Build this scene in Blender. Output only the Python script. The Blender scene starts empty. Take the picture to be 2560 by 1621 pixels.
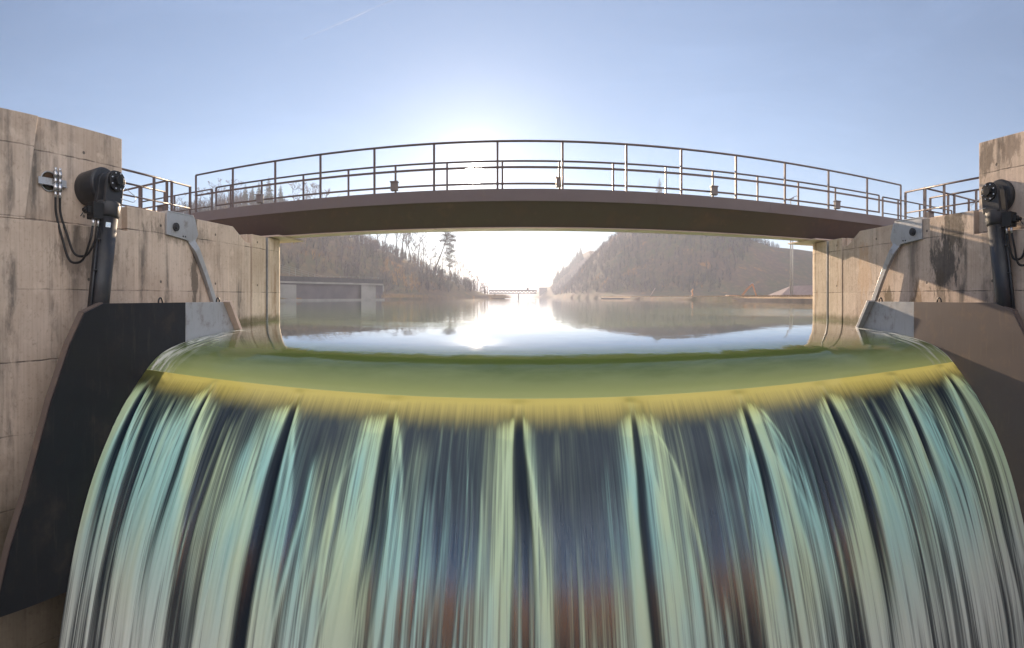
import bpy, math, random
import numpy as np
from mathutils import Vector, Matrix
R = math.radians
rnd = random.Random(7)
rng = np.random.default_rng(11)
SC = bpy.context.scene
COL = SC.collection

# ------------------------------------------------------------------ helpers
def tag(o, label=None, cat=None, group=None, kind=None):
    if label: o['label'] = label
    if cat: o['category'] = cat
    if group: o['group'] = group
    if kind: o['kind'] = kind
    return o

def empty(name, loc, label=None, cat=None, group=None):
    o = bpy.data.objects.new(name, None); COL.objects.link(o)
    o.location = loc; o.empty_display_size = 0.2
    return tag(o, label, cat, group)

def wloc(o):
    v = Vector((0, 0, 0))
    while o is not None:
        v += Vector(o.location); o = o.parent
    return v

class MB:
    """Collects shapes given in world coordinates; build() links them as ONE mesh."""
    def __init__(s): s.v = []; s.f = []; s.sm = []
    def add(s, vs, fs, smooth=False):
        b = len(s.v); s.v += [tuple(p) for p in vs]
        for f in fs: s.f.append(tuple(b + i for i in f)); s.sm.append(smooth)
        return s
    def box(s, x0, x1, y0, y1, z0, z1):
        vs = [(x, y, z) for z in (z0, z1) for y in (y0, y1) for x in (x0, x1)]
        return s.add(vs, [(0,2,3,1),(4,5,7,6),(0,1,5,4),(2,6,7,3),(0,4,6,2),(1,3,7,5)])
    def prism(s, pts, axis, a, b):
        """closed polygon pts (2D) extruded along axis from a to b; the 2D axes are the other two in xyz order"""
        n = len(pts)
        def P(p, t): return {'x': (t, p[0], p[1]), 'y': (p[0], t, p[1]), 'z': (p[0], p[1], t)}[axis]
        vs = [P(p, a) for p in pts] + [P(p, b) for p in pts]
        fs = [tuple(range(n)), tuple(range(2*n-1, n-1, -1))]
        for i in range(n):
            j = (i+1) % n; fs.append((i, i+n, j+n, j))
        return s.add(vs, fs)
    def tube(s, pts, rad, n=10, caps=True, smooth=True):
        pts = [Vector(p) for p in pts]
        if not hasattr(rad, '__len__'): rad = [rad]*len(pts)
        vs = []; prev = None
        for i, p in enumerate(pts):
            d = (pts[min(i+1, len(pts)-1)] - pts[max(i-1, 0)]).normalized()
            if prev is None:
                u = d.cross(Vector((0,0,1)) if abs(d.z) < .9 else Vector((1,0,0))).normalized()
            else:
                u = (prev - d*prev.dot(d)).normalized()
            w = d.cross(u); prev = u
            for k in range(n):
                a = 2*math.pi*k/n
                vs.append(p + (u*math.cos(a) + w*math.sin(a))*rad[i])
        b = len(s.v); m = len(pts)
        fs = [(i*n+k, i*n+(k+1)%n, (i+1)*n+(k+1)%n, (i+1)*n+k) for i in range(m-1) for k in range(n)]
        s.add(vs, fs, smooth)
        if caps:
            s.f += [tuple(b+k for k in range(n-1,-1,-1)), tuple(b+(m-1)*n+k for k in range(n))]; s.sm += [False, False]
        return s
    def bar(s, p, q, w, h):
        """rectangular bar: w across (horizontal), h the other way"""
        p, q = Vector(p), Vector(q); d = (q-p).normalized()
        u = d.cross(Vector((0,0,1)))
        u = u.normalized() if u.length > .05 else Vector((1,0,0))
        t = u.cross(d).normalized()
        vs = [c + u*a*w/2 + t*b_*h/2 for c in (p, q) for a, b_ in ((-1,-1),(1,-1),(1,1),(-1,1))]
        return s.add(vs, [(0,1,2,3),(7,6,5,4),(0,4,5,1),(1,5,6,2),(2,6,7,3),(3,7,4,0)])
    def build(s, name, mat, parent=None, bevel=0, root_loc=None):
        me = bpy.data.meshes.new(name)
        off = wloc(parent) if parent is not None else Vector(root_loc or (0,0,0))
        me.from_pydata([(x-off.x, y-off.y, z-off.z) for x, y, z in s.v], [], s.f)
        me.polygons.foreach_set('use_smooth', s.sm)
        me.materials.append(mat)
        import bmesh
        bm = bmesh.new(); bm.from_mesh(me)
        bmesh.ops.recalc_face_normals(bm, faces=bm.faces[:]); bm.to_mesh(me); bm.free()
        me.update()
        o = bpy.data.objects.new(name, me); COL.objects.link(o)
        if parent is not None: o.parent = parent
        else: o.location = off
        if bevel:
            m = o.modifiers.new('bevel', 'BEVEL'); m.width = bevel; m.segments = 2; m.limit_method = 'ANGLE'; m.angle_limit = R(40)
        return o

def np_mesh(name, verts, faces, mat, smooth=True):
    me = bpy.data.meshes.new(name)
    nv = len(verts); nf = len(faces); k = faces.shape[1]
    me.vertices.add(nv); me.vertices.foreach_set('co', np.ascontiguousarray(verts, dtype=np.float32).ravel())
    me.loops.add(nf*k); me.loops.foreach_set('vertex_index', np.ascontiguousarray(faces, dtype=np.int32).ravel())
    me.polygons.add(nf); me.polygons.foreach_set('loop_start', np.arange(0, nf*k, k, dtype=np.int32))
    me.polygons.foreach_set('use_smooth', np.full(nf, smooth))
    me.update(calc_edges=True); me.validate()
    if mat: me.materials.append(mat)
    return me

def grid_faces(nr, nc):
    i = np.arange(nr-1)[:, None]; j = np.arange(nc-1)[None, :]
    a = (i*nc + j)
    return np.stack([a, a+1, a+nc+1, a+nc], -1).reshape(-1, 4)

def obj(name, me, parent=None, loc=None):
    o = bpy.data.objects.new(name, me); COL.objects.link(o)
    if parent is not None: o.parent = parent
    if loc is not None: o.location = loc
    return o

def attr(me, name, vals):
    a = me.attributes.new(name, 'FLOAT', 'POINT'); a.data.foreach_set('value', np.ascontiguousarray(vals, dtype=np.float32).ravel())

def dup(root, loc, rz=0, sc=1, label=None, group=None):
    c = root.copy(); COL.objects.link(c); c.location = loc; c.rotation_euler = (0, 0, rz); c.scale = (sc, sc, sc)
    if label: c['label'] = label
    if group: c['group'] = group
    for ch in root.children:
        d = ch.copy(); COL.objects.link(d); d.parent = c
    return c

def sstep(x, a, b):
    t = np.clip((x-a)/(b-a), 0, 1); return t*t*(3-2*t)

# ------------------------------------------------------------------ materials
class NT:
    def __init__(s, name):
        s.m = bpy.data.materials.new(name); s.m.use_nodes = True
        s.t = s.m.node_tree; s.t.nodes.clear()
        s.out = s.n('ShaderNodeOutputMaterial')
    def n(s, typ, **kw):
        nd = s.t.nodes.new(typ)
        for k, v in kw.items():
            if k.startswith('i_'):
                key = k[2:]; key = int(key) if key.isdigit() else key.replace('_', ' ')
                s.set(nd.inputs[key], v)
            else: setattr(nd, k, v)
        return nd
    def set(s, sock, v):
        if isinstance(v, bpy.types.NodeSocket): s.t.links.new(v, sock)
        elif isinstance(v, tuple) and len(v) == 3 and sock.type == 'RGBA': sock.default_value = (*v, 1)
        else: sock.default_value = v
    def math(s, op, a, b=0.0, c=0.0, clamp=False):
        nd = s.n('ShaderNodeMath', operation=op, use_clamp=clamp)
        s.set(nd.inputs[0], a); s.set(nd.inputs[1], b); s.set(nd.inputs[2], c); return nd.outputs[0]
    def pos(s): return s.n('ShaderNodeNewGeometry').outputs['Position']
    def map(s, vec, scale, loc=(0,0,0)):
        nd = s.n('ShaderNodeMapping'); s.set(nd.inputs['Vector'], vec); nd.inputs['Scale'].default_value = scale; nd.inputs['Location'].default_value = loc
        return nd.outputs[0]
    def noise(s, vec, scale, detail=4, rough=.55, dist=0):
        nd = s.n('ShaderNodeTexNoise'); s.set(nd.inputs['Vector'], vec)
        nd.inputs['Scale'].default_value = scale; nd.inputs['Detail'].default_value = detail
        nd.inputs['Roughness'].default_value = rough; nd.inputs['Distortion'].default_value = dist
        return nd.outputs[0]
    def ramp(s, x, a, b, lo=0.0, hi=1.0):
        nd = s.n('ShaderNodeMapRange', interpolation_type='SMOOTHSTEP'); s.set(nd.inputs[0], x)
        for i, v in ((1, a), (2, b), (3, lo), (4, hi)): s.set(nd.inputs[i], v)
        return nd.outputs[0]
    def mix(s, f, a, b, blend='MIX'):
        nd = s.n('ShaderNodeMix', data_type='RGBA', blend_type=blend)
        s.set(nd.inputs[0], f); s.set(nd.inputs[6], a); s.set(nd.inputs[7], b); return nd.outputs[2]
    def sep(s, v):
        nd = s.n('ShaderNodeSeparateXYZ'); s.set(nd.inputs[0], v); return nd.outputs
    def comb(s, x, y, z):
        nd = s.n('ShaderNodeCombineXYZ'); s.set(nd.inputs[0], x); s.set(nd.inputs[1], y); s.set(nd.inputs[2], z); return nd.outputs[0]
    def bump(s, h, dist=.01, strength=1.0, normal=None):
        nd = s.n('ShaderNodeBump'); s.set(nd.inputs['Height'], h); nd.inputs['Distance'].default_value = dist; s.set(nd.inputs['Strength'], strength)
        if normal is not None: s.set(nd.inputs['Normal'], normal)
        return nd.outputs[0]
    def attr(s, name):
        return s.n('ShaderNodeAttribute', attribute_name=name).outputs['Fac']
    def pbr(s, **kw):
        nd = s.n('ShaderNodeBsdfPrincipled')
        for k, v in kw.items(): s.set(nd.inputs[k.replace('_', ' ')], v)
        return nd.outputs[0]
    def mixs(s, f, a, b):
        nd = s.n('ShaderNodeMixShader'); s.set(nd.inputs[0], f); s.set(nd.inputs[1], a); s.set(nd.inputs[2], b); return nd.outputs[0]
    def done(s, sh):
        s.t.links.new(sh, s.out.inputs['Surface']); return s.m

def concrete(name, c_lo, c_hi, stain=(0.05,0.045,0.04), stain_amt=.7, seed=0, patches=()):
    """board-marked concrete: lift joints, tie holes, run-off streaks, dirt; pattern in world metres"""
    t = NT(name); p = t.pos(); X, Y, Z = t.sep(p)
    ps = t.map(p, (1,1,1), (seed*3.1, seed*7.7, seed))
    big = t.noise(ps, .9, 6, .6); fine = t.noise(ps, 14, 8, .65); mid = t.noise(ps, 4, 6, .6)
    col = t.mix(t.ramp(big, .3, .7), c_lo, c_hi)
    # every lift was poured from its own batch
    lift = t.math('FLOOR', t.math('DIVIDE', t.math('SUBTRACT', Z, .74), 1.13))
    wn = t.n('ShaderNodeTexWhiteNoise', noise_dimensions='2D'); t.set(wn.inputs['Vector'], t.comb(lift, t.math('FLOOR', t.math('DIVIDE', t.math('ADD', Y, .35), 2.5)), 0))
    col = t.mix(t.math('MULTIPLY', wn.outputs['Value'], .22), col, (c_lo[0]*.62, c_lo[1]*.6, c_lo[2]*.6))
    # board marks: fine vertical grain
    board = t.noise(t.map(p, (22, 22, .7)), 1, 3, .5)
    col = t.mix(t.math('MULTIPLY', t.ramp(board, .35, .75), .28), col, (c_lo[0]*.55, c_lo[1]*.52, c_lo[2]*.5))
    col = t.mix(t.math('MULTIPLY', t.ramp(fine, .52, .8), .6), col, (c_lo[0]*.4, c_lo[1]*.38, c_lo[2]*.36))
    col = t.mix(t.math('MULTIPLY', t.ramp(mid, .55, .75), .35), col, (c_hi[0]*1.25, c_hi[1]*1.25, c_hi[2]*1.25))
    # run-off streaks
    st = t.noise(t.map(ps, (2.6, 2.6, .16)), 1, 5, .6)
    brk = t.noise(t.map(ps, (3, 3, 1.1)), 1.3, 5, .65)
    stm = t.math('MULTIPLY', t.ramp(st, .47, .68), t.ramp(brk, .35, .6))
    col = t.mix(t.math('MULTIPLY', stm, stain_amt), col, stain)
    lt = t.noise(t.map(ps, (3.4, 3.4, .12), (9, 4, 0)), 1, 5, .6)
    col = t.mix(t.math('MULTIPLY', t.ramp(lt, .58, .75), .4), col, (c_hi[0]*1.5, c_hi[1]*1.48, c_hi[2]*1.45))
    for (y0, z0, sy, sz, amt, pc) in patches:      # single stains with a place of their own
        dy = t.math('DIVIDE', t.math('SUBTRACT', Y, y0), sy); dz = t.math('DIVIDE', t.math('SUBTRACT', Z, z0), sz)
        d = t.math('SQRT', t.math('ADD', t.math('MULTIPLY', dy, dy), t.math('MULTIPLY', dz, dz)))
        nn = t.noise(t.map(ps, (5, 5, 1.6), (y0, z0, 0)), 1.6, 9, .72)
        m = t.ramp(t.math('ADD', d, t.math('MULTIPLY', t.math('SUBTRACT', nn, .5), 3.2)), .55, 1.0, 1, 0)
        col = t.mix(t.math('MULTIPLY', m, amt), col, pc)
    # lift joints and panel joints
    wob = t.math('MULTIPLY', t.math('SUBTRACT', t.noise(ps, 3, 4), .5), .035)
    zz = t.math('ADD', Z, wob)
    j1 = t.ramp(t.math('PINGPONG', t.math('SUBTRACT', zz, .74), .565), .004, .016, 1, 0)
    j1 = t.math('MULTIPLY', j1, t.ramp(t.noise(ps, 1.3, 3), .3, .55))
    j2 = t.ramp(t.math('PINGPONG', t.math('ADD', t.math('ADD', Y, wob), .35), 1.25), .003, .010, 1, 0)
    j2 = t.math('MULTIPLY', j2, t.ramp(t.noise(ps, 1.1, 3), .42, .6))
    jj = t.math('MAXIMUM', j1, t.math('MULTIPLY', j2, .6))
    # tie holes
    a = t.math('PINGPONG', t.math('ADD', Y, .2), .9); b = t.math('PINGPONG', t.math('ADD', Z, .18), .55)
    dd = t.math('SQRT', t.math('ADD', t.math('MULTIPLY', a, a), t.math('MULTIPLY', b, b)))
    hole = t.ramp(dd, .022, .034, 1, 0)
    dark = t.math('MAXIMUM', t.math('MULTIPLY', jj, t.ramp(brk, .35, .65, .25, .8)), t.math('MULTIPLY', hole, .8))
    col = t.mix(dark, col, (.035, .03, .026))
    # algae and damp where the water stands
    wl = t.ramp(t.math('ADD', Z, t.math('MULTIPLY', t.math('SUBTRACT', mid, .5), .3)), .02, .22, 1, 0)
    col = t.mix(t.math('MULTIPLY', wl, t.ramp(Y, 7.5, 8.6, 0, .8)), col, (.09, .075, .02))
    low = t.ramp(t.math('ADD', Z, t.math('MULTIPLY', t.math('SUBTRACT', big, .5), 1.6)), -3.2, -1.4, 1, 0)
    col = t.mix(t.math('MULTIPLY', low, .75), col, (.055, .042, .02))
    h = t.math('ADD', t.math('MULTIPLY', fine, .5), t.math('MULTIPLY', board, .5))
    h = t.math('SUBTRACT', h, t.math('MULTIPLY', dark, 1.5))
    return t.done(t.pbr(Base_Color=col, Roughness=t.ramp(fine, .3, .7, .72, .92), Normal=t.bump(h, .008, .8)))

def paint(name, c, rough=.45, metal=0.0, dirt=(.10,.085,.07), amt=.35, scale=3, spec=.5):
    t = NT(name); p = t.pos()
    n1 = t.noise(p, scale, 8, .65); n2 = t.noise(t.map(p, (5,5,.6)), scale, 5, .6)
    f = t.math('MULTIPLY', t.math('ADD', t.ramp(n1, .5, .75), t.math('MULTIPLY', t.ramp(n2, .55, .8), .8)), amt)
    col = t.mix(f, c, dirt)
    r = t.ramp(n1, .3, .75, rough*.8, min(1, rough*1.5))
    return t.done(t.pbr(Base_Color=col, Roughness=r, Metallic=metal, Specular_IOR_Level=spec, Normal=t.bump(t.noise(p, 40, 3), .002, .5)))

def plain(name, c, rough=.8, c2=None, scale=2.0, detail=6):
    t = NT(name); p = t.pos()
    n = t.noise(p, scale, detail, .6)
    col = t.mix(t.ramp(n, .3, .7), c, c2 or (c[0]*.55, c[1]*.55, c[2]*.55))
    return t.done(t.pbr(Base_Color=col, Roughness=rough, Specular_IOR_Level=.25))

M = {}
M['conc_l'] = concrete('concrete_shade_side', (.48,.375,.295), (.62,.505,.415), stain_amt=.8, seed=1,
    patches=[(8.05, 1.1, .14, 1.5, .75, (.055,.045,.035)), (5.25, 1.35, .9, .45, .5, (.10,.075,.055)), (7.6, 1.95, 1.1, .28, .5, (.10,.085,.065))])
M['conc_r'] = concrete('concrete_sun_side', (.47,.36,.28), (.63,.51,.42), stain_amt=.85, seed=5,
    patches=[(6.5, 1.3, .45, .75, .85, (.03,.028,.028)), (6.2, 2.0, .35, .5, .8, (.06,.045,.03)), (7.35, .45, .28, .55, .7, (.16,.09,.03)),
             (6.6, .7, .2, .6, .6, (.07,.05,.03)), (8.35, .55, .22, .35, .8, (.09,.06,.02)), (9.3, 1.2, .35, .8, .35, (.42,.22,.08)), (5.45, 3.3, .22, .5, .7, (.09,.065,.045)), (4.9, 3.4, .3, .35, .6, (.10,.07,.05))])
M['conc_pier'] = concrete('concrete_pier', (.49,.38,.29), (.65,.53,.43), stain=(.22,.11,.04), stain_amt=.8, seed=9)
M['girder'] = paint('brown_painted_girder', (.095,.066,.058), .5, dirt=(.17,.105,.075), amt=.55, scale=1.2)
M['fascia'] = paint('purple_grey_fascia', (.135,.108,.11), .55, dirt=(.17,.13,.11), amt=.4, scale=1.5)
M['soffit'] = paint('pale_bottom_flange', (.52,.40,.34), .5, dirt=(.3,.2,.15), amt=.5, scale=2)
M['rail'] = paint('dark_bronze_railing', (.11,.08,.075), .38, .25, dirt=(.13,.085,.06), amt=.4, scale=6)
M['boxgrey'] = paint('grey_lamp_housing', (.16,.14,.14), .5, dirt=(.22,.17,.14), amt=.4)
M['steel_dark'] = paint('black_coated_steel', (.014,.016,.021), .42, .15, dirt=(.10,.085,.075), amt=.3, scale=2.5)
M['shield_sun_brown'] = paint('sunlit_brown_shield_plate', (.13,.10,.088), .55, .1, dirt=(.24,.17,.12), amt=.6, scale=2.4)  # right plate's sunlit brown put into the colour; also colours both edge flanges
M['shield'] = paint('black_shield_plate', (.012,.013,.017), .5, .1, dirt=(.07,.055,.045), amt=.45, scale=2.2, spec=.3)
M['galv'] = paint('galvanised_steel', (.40,.41,.43), .42, .5, dirt=(.22,.195,.18), amt=.8, scale=4)
M['stainless'] = paint('stainless_fittings', (.6,.6,.62), .3, .9, amt=.2)
M['tan_lit'] = paint('warm_lit_tan_bar', (.52,.40,.33), .7, dirt=(.3,.2,.14), amt=.5, scale=5)  # warm sun glitter put into the left bar's tan; leaning pole shares it
M['rubber'] = plain('black_rubber', (.012,.012,.013), .4)
M['hole'] = plain('dark_hole', (.02,.03,.015), .8, (.07,.03,.015), 6)
M['sticker'] = plain('pale_blue_sticker', (.45,.65,.85), .4, (.8,.85,.9), 60)
M['algae'] = plain('algae_covered_steel', (.30,.30,.09), .8, (.20,.22,.06), 2.2)

# ------------------------------------------------------------------ world and sun
SUN_AZ, SUN_EL = -6.0, 14.2
sdir = Vector((math.sin(R(SUN_AZ))*math.cos(R(SUN_EL)), math.cos(R(SUN_AZ))*math.cos(R(SUN_EL)), math.sin(R(SUN_EL))))
w = bpy.data.worlds.new("World"); SC.world = w; w.use_nodes = True
t = NT.__new__(NT); t.t = w.node_tree; t.t.nodes.clear(); t.m = None
t.out = t.n('ShaderNodeOutputWorld')
sky = t.n('ShaderNodeTexSky', sky_type='NISHITA', sun_disc=False, sun_elevation=R(SUN_EL), sun_rotation=R(SUN_AZ),
          air_density=1.0, dust_density=0.15, ozone_density=2.5, altitude=400)
dirv = t.n('ShaderNodeTexCoord').outputs['Generated']
dot = t.n('ShaderNodeVectorMath', operation='DOT_PRODUCT'); t.set(dot.inputs[0], dirv); dot.inputs[1].default_value = sdir
ca = t.math('MAXIMUM', dot.outputs['Value'], 0.0)
disc = t.ramp(ca, math.cos(R(1.25)), math.cos(R(.7)))
cir = t.noise(t.map(dirv, (1.1, 1.6, 5.0)), 1.7, 7, .6, .6)
dz = t.sep(dirv)[2]
cirm = t.math('MULTIPLY', t.ramp(cir, .42, .75), t.ramp(dz, .02, .25))
bg1 = t.n('ShaderNodeBackground'); t.set(bg1.inputs[0], sky.outputs[0]); bg1.inputs[1].default_value = .058
au = t.math('ADD', t.math('MULTIPLY', t.math('POWER', ca, 90), .10), t.math('MULTIPLY', t.math('POWER', ca, 900), .8))
au = t.math('ADD', au, t.math('MULTIPLY', disc, 55.0))
bg2 = t.n('ShaderNodeBackground'); bg2.inputs[0].default_value = (1, .93, .82, 1); t.set(bg2.inputs[1], au)
bg3 = t.n('ShaderNodeBackground'); dx_, dy_, _ = t.sep(dirv)
side = t.math('SUBTRACT', t.math('ABSOLUTE', dx_), t.math('MULTIPLY', dy_, .5))
side = t.math('MULTIPLY', t.math('MULTIPLY', t.ramp(side, .64, .84), t.ramp(dz, .0, .15)), t.ramp(dx_, -.3, .3, .16, 1.25))
behind = t.math('MULTIPLY', t.ramp(dy_, .12, -.25), t.ramp(dz, .50, .75))
sky_fill = t.math('MULTIPLY', t.math('ADD', t.math('MULTIPLY', side, .95), t.math('MULTIPLY', behind, .75)), t.ramp(cir, .25, .7, .6, 1.0))
# fill brightness added to the unseen sky beside and behind; faint veil elsewhere
t.set(bg3.inputs[0], t.mix(t.ramp(sky_fill, .05, .3), (.52, .67, 1), (1, .95, .90)))
t.set(bg3.inputs[1], t.math('ADD', t.math('ADD', .060, t.math('MULTIPLY', cirm, .03)), sky_fill))
a1 = t.n('ShaderNodeAddShader'); t.set(a1.inputs[0], bg1.outputs[0]); t.set(a1.inputs[1], bg2.outputs[0])
a2 = t.n('ShaderNodeAddShader'); t.set(a2.inputs[0], a1.outputs[0]); t.set(a2.inputs[1], bg3.outputs[0])
t.t.links.new(a2.outputs[0], t.out.inputs['Surface'])
sl = bpy.data.lights.new('sun', 'SUN'); sl.energy = 5.0; sl.angle = R(.5); sl.color = (1, .77, .54)
so = bpy.data.objects.new('sun', sl); COL.objects.link(so)
so.rotation_euler = (-sdir).to_track_quat('-Z', 'Y').to_euler(); so.location = sdir*300

# ------------------------------------------------------------------ camera (a stitched 120 degree panorama on a cylinder)
cam = bpy.data.cameras.new('camera'); co = bpy.data.objects.new('camera', cam); COL.objects.link(co)
CAMZ = .62
co.location = (0, 0, CAMZ); co.rotation_euler = (R(90), 0, 0)
cam.type = 'PANO'; cam.clip_start = .05; cam.clip_end = 20000
tgt = cam if hasattr(cam, 'panorama_type') else cam.cycles
tgt.panorama_type = 'CENTRAL_CYLINDRICAL'
tgt.central_cylindrical_range_u_min = -1235/1145; tgt.central_cylindrical_range_u_max = (2408-1235)/1145
tgt.central_cylindrical_range_v_min = -(1525-699)/1145; tgt.central_cylindrical_range_v_max = 699/1145
tgt.central_cylindrical_radius = 1
SC.camera = co

# ------------------------------------------------------------------ terrain
XLp = ([-400,-40,-12,13,30,65,105,150,178,190,240,330,600,2500], [-30,-22,-10,-10,-22,-39,-33,-18,-8,-11,-22,-14,-20,-20])
XRp = ([-400,-40,-12,13,30,46,100,175,250,320,380,425,600,2500], [30,24,11,11,24,33,32,29,23,22,20,11,10,10])
def XL(y): return np.interp(y, *XLp)
def XR(y): return np.interp(y, *XRp)
def vnoise(x, y, s, seed=0):
    r = np.zeros_like(x)
    for k, (a, b, ph) in enumerate(((1,.3,0),(-.4,1,1.3),(.7,.8,2.1),(1.1,-.6,4.2),(.2,-1.3,.7))):
        r += np.sin((x*a + y*b)/s*(1+.37*k) + ph + seed*1.7)
    return r/5
def height(x, y):
    x = np.asarray(x, float); y = np.asarray(y, float)
    dl = XL(y) - x; dr = x - XR(y)
    bankL = 2.1 - 1.3*sstep(y, 14, 40); bankR = 2.1 - 1.35*sstep(y, 14, 40)
    bed = np.where(y < 8.9, -8.0, -4.0)
    hl = bankL*sstep(dl, -.2, 1.6) + 30*np.exp(-((x+88)/42)**2 - ((y-140)/72)**2)*sstep(dl, 2, 30)
    hl -= 4.5*np.exp(-((x+88)/42)**2 - ((y-140)/72)**2)*sstep(dl, 2, 30)
    hl += 5.5*np.exp(-((x+34)/22)**2 - ((y-158)/22)**2)*sstep(dl, 0, 9) + (4+6*vnoise(x, y, 60, 2))*sstep(dl, 4, 60)*sstep(y, 60, 140)*.6
    dd = np.maximum(dr, 0)
    ph = 50*(1-np.exp(-(dd/26)**1.25))*(1-.50*sstep(x, 58, 120))*sstep(y, 150, 215)*(1-.62*sstep(y, 270, 400))
    hr = bankR*sstep(dr, -.2, 1.6) + ph*(1+.10*vnoise(x, y, 26, 5))
    # wooded slopes downstream, behind the camera
    back = 34*sstep(-y, 70, 150)*(1+.18*vnoise(x, y, 40, 3)) + 3*sstep(-y, 45, 70)
    ridge = 27*np.exp(-((x-64)/26)**2 - ((y-475)/70)**2)*sstep(dr, 0, 6)
    far = ridge + sstep(y, 420, 900)*(6+5*vnoise(x, y, 150, 1))
    h = np.where(dl > -.2, hl, np.where(dr > -.2, hr, bed))
    h = np.where((dl > 4) | (dr > 4), h + far, h)
    return np.where(y < -45, np.maximum(h, back - 8*(1-sstep(-y, 45, 62))), h)

def axis(segs):
    out = []
    for a, b, st in segs: out += list(np.arange(a, b, st))
    return np.array(out + [segs[-1][1]])
gx = axis([(-1500,-300,100),(-300,-120,12),(-120,-50,3.5),(-50,-14,1.5),(-14,14,.8),(14,50,1.5),(50,120,3.5),(120,300,12),(300,1500,100)])
gy = axis([(-300,-160,14),(-160,-30,5),(-30,8,2),(8,9.6,.4),(9.6,60,2),(60,260,3.2),(260,440,7),(440,1000,28),(1000,2400,100)])
GX, GY = np.meshgrid(gx, gy)
GZ = height(GX, GY)
tm = NT('leaf_litter_ground'); p = tm.pos()
n1 = tm.noise(p, .05, 8, .65); n2 = tm.noise(p, .5, 6, .6); zt = tm.sep(p)[2]
c = tm.mix(tm.ramp(n1, .35, .65), (.105,.070,.052), (.085,.082,.04))
c = tm.mix(tm.math('MULTIPLY', tm.ramp(n2, .4, .7), .6), c, (.17,.105,.06))
c = tm.mix(tm.ramp(tm.noise(p, .11, 5, .6), .6, .7), c, (.23,.12,.045))
M['ground'] = tm.done(tm.pbr(Base_Color=c, Roughness=.95, Specular_IOR_Level=.1, Normal=tm.bump(n2, .3, .7)))
me = np_mesh('ground', np.stack([GX, GY, GZ], -1).reshape(-1, 3), grid_faces(len(gy), len(gx)), M['ground'])
tag(obj('ground', me), kind='structure')

# ------------------------------------------------------------------ water: one profile from the reservoir over the flap gate
PROF = [(2400,0),(600,0),(200,0),(90,0),(50,0),(30,0),(20,0),(15,-.001),(13,-.003),(11.4,-.008),(10.3,-.017),(9.26,-.036),(8.4,-.069),(7.7,-.114),(7.2,-.164),(6.85,-.212),
        (6.6,-.256),(6.4,-.305),(6.25,-.357),(6.1,-.430),(5.97,-.512),(5.86,-.602),(5.6,-.85),(5.3,-1.19),(5.0,-1.62),(4.7,-2.17),(4.45,-2.82),(4.2,-3.75),(4.0,-4.8),(3.8,-6.3)]
def smooth_prof(pts, n):
    """centripetal Catmull-Rom through the points, n samples per span"""
    P = [np.array(p, float) for p in pts]; out = []
    for i in range(len(P)-1):
        p0 = P[i-1] if i else 2*P[0]-P[1]; p1, p2 = P[i], P[i+1]
        p3 = P[i+2] if i+2 < len(P) else 2*P[-1]-P[-2]
        t0 = 0; t1 = t0+np.linalg.norm(p1-p0)**.5; t2 = t1+np.linalg.norm(p2-p1)**.5; t3 = t2+np.linalg.norm(p3-p2)**.5
        for t_ in np.linspace(t1, t2, n, endpoint=False):
            A1 = (t1-t_)/(t1-t0)*p0+(t_-t0)/(t1-t0)*p1; A2 = (t2-t_)/(t2-t1)*p1+(t_-t1)/(t2-t1)*p2; A3 = (t3-t_)/(t3-t2)*p2+(t_-t2)/(t3-t2)*p3
            B1 = (t2-t_)/(t2-t0)*A1+(t_-t0)/(t2-t0)*A2; B2 = (t3-t_)/(t3-t1)*A2+(t_-t1)/(t3-t1)*A3
            out.append((t2-t_)/(t2-t1)*B1+(t_-t1)/(t2-t1)*B2)
    out.append(P[-1]); return np.array(out)
cut = PROF.index((5.86,-.602))
full = smooth_prof(PROF, 12)
icut = cut*12
XWL, XWR = -5.765, 7.065

# reservoir surface: the narrow throat between the shields and walls, then the wide basin
pond = full[:icut+1]
nx = 150
us = np.linspace(0, 1, nx)
rows = []; clear = []
for (y, z) in pond:
    if y <= 8.55: a, b = XWL, XWR
    elif y <= 11.9: a, b = -6.6, 8.1
    else: a, b = XL(y)-6, XR(y)+6
    if y > 400: a, b = -60, 60
    rows.append(np.stack([a+(b-a)*us, np.full(nx, y), np.full(nx, z)], -1))
PV = np.array(rows)
# low standing ridges where the current is drawn together over the gate
for (xr, amp, wd) in ((-3.05,.010,.10),(2.55,.009,.09),(4.5,.012,.10),(-.95,.005,.07),(5.8,.010,.12)):
    fy = sstep(-PV[:,:,1], -7.4, -6.5)
    xs = xr*(1+.10*(PV[:,:,1]-6.1))
    PV[:,:,2] += amp*fy*np.exp(-((PV[:,:,0]-xs)/wd)**2)*np.clip((PV[:,:,1]-5.86)/.25, 0, 1)
t = NT('reservoir_water'); p = t.pos(); X, Y, Z = t.sep(p)
cl = t.ramp(Y, 8.9, 11.0, 1, 0)
far_ = t.ramp(Y, 14, 60)
rip = t.noise(t.map(p, (1.0, .55, 1)), 1.6, 4, .55)
rip2 = t.noise(t.map(p, (.35, 1.0, 1)), 2.6, 5, .6, .4)
gx_ = t.math('DIVIDE', t.math('SUBTRACT', X, 9.5), 5.0); gy_ = t.math('DIVIDE', t.math('SUBTRACT', Y, 19.0), 6.0)
patch = t.ramp(t.math('ADD', t.math('MULTIPLY', gx_, gx_), t.math('MULTIPLY', gy_, gy_)), .3, 1.3, 1, 0)
gx2 = t.math('DIVIDE', t.math('ADD', X, 3.0), 3.2); gy2 = t.math('DIVIDE', t.math('SUBTRACT', Y, 10.8), 1.3)
patch2 = t.ramp(t.math('ADD', t.math('MULTIPLY', gx2, gx2), t.math('MULTIPLY', gy2, gy2)), .2, 1.2, .6, 0)
amp = t.math('ADD', t.math('ADD', .06, t.math('MULTIPLY', patch, .55)), t.math('MULTIPLY', patch2, .25))
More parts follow.
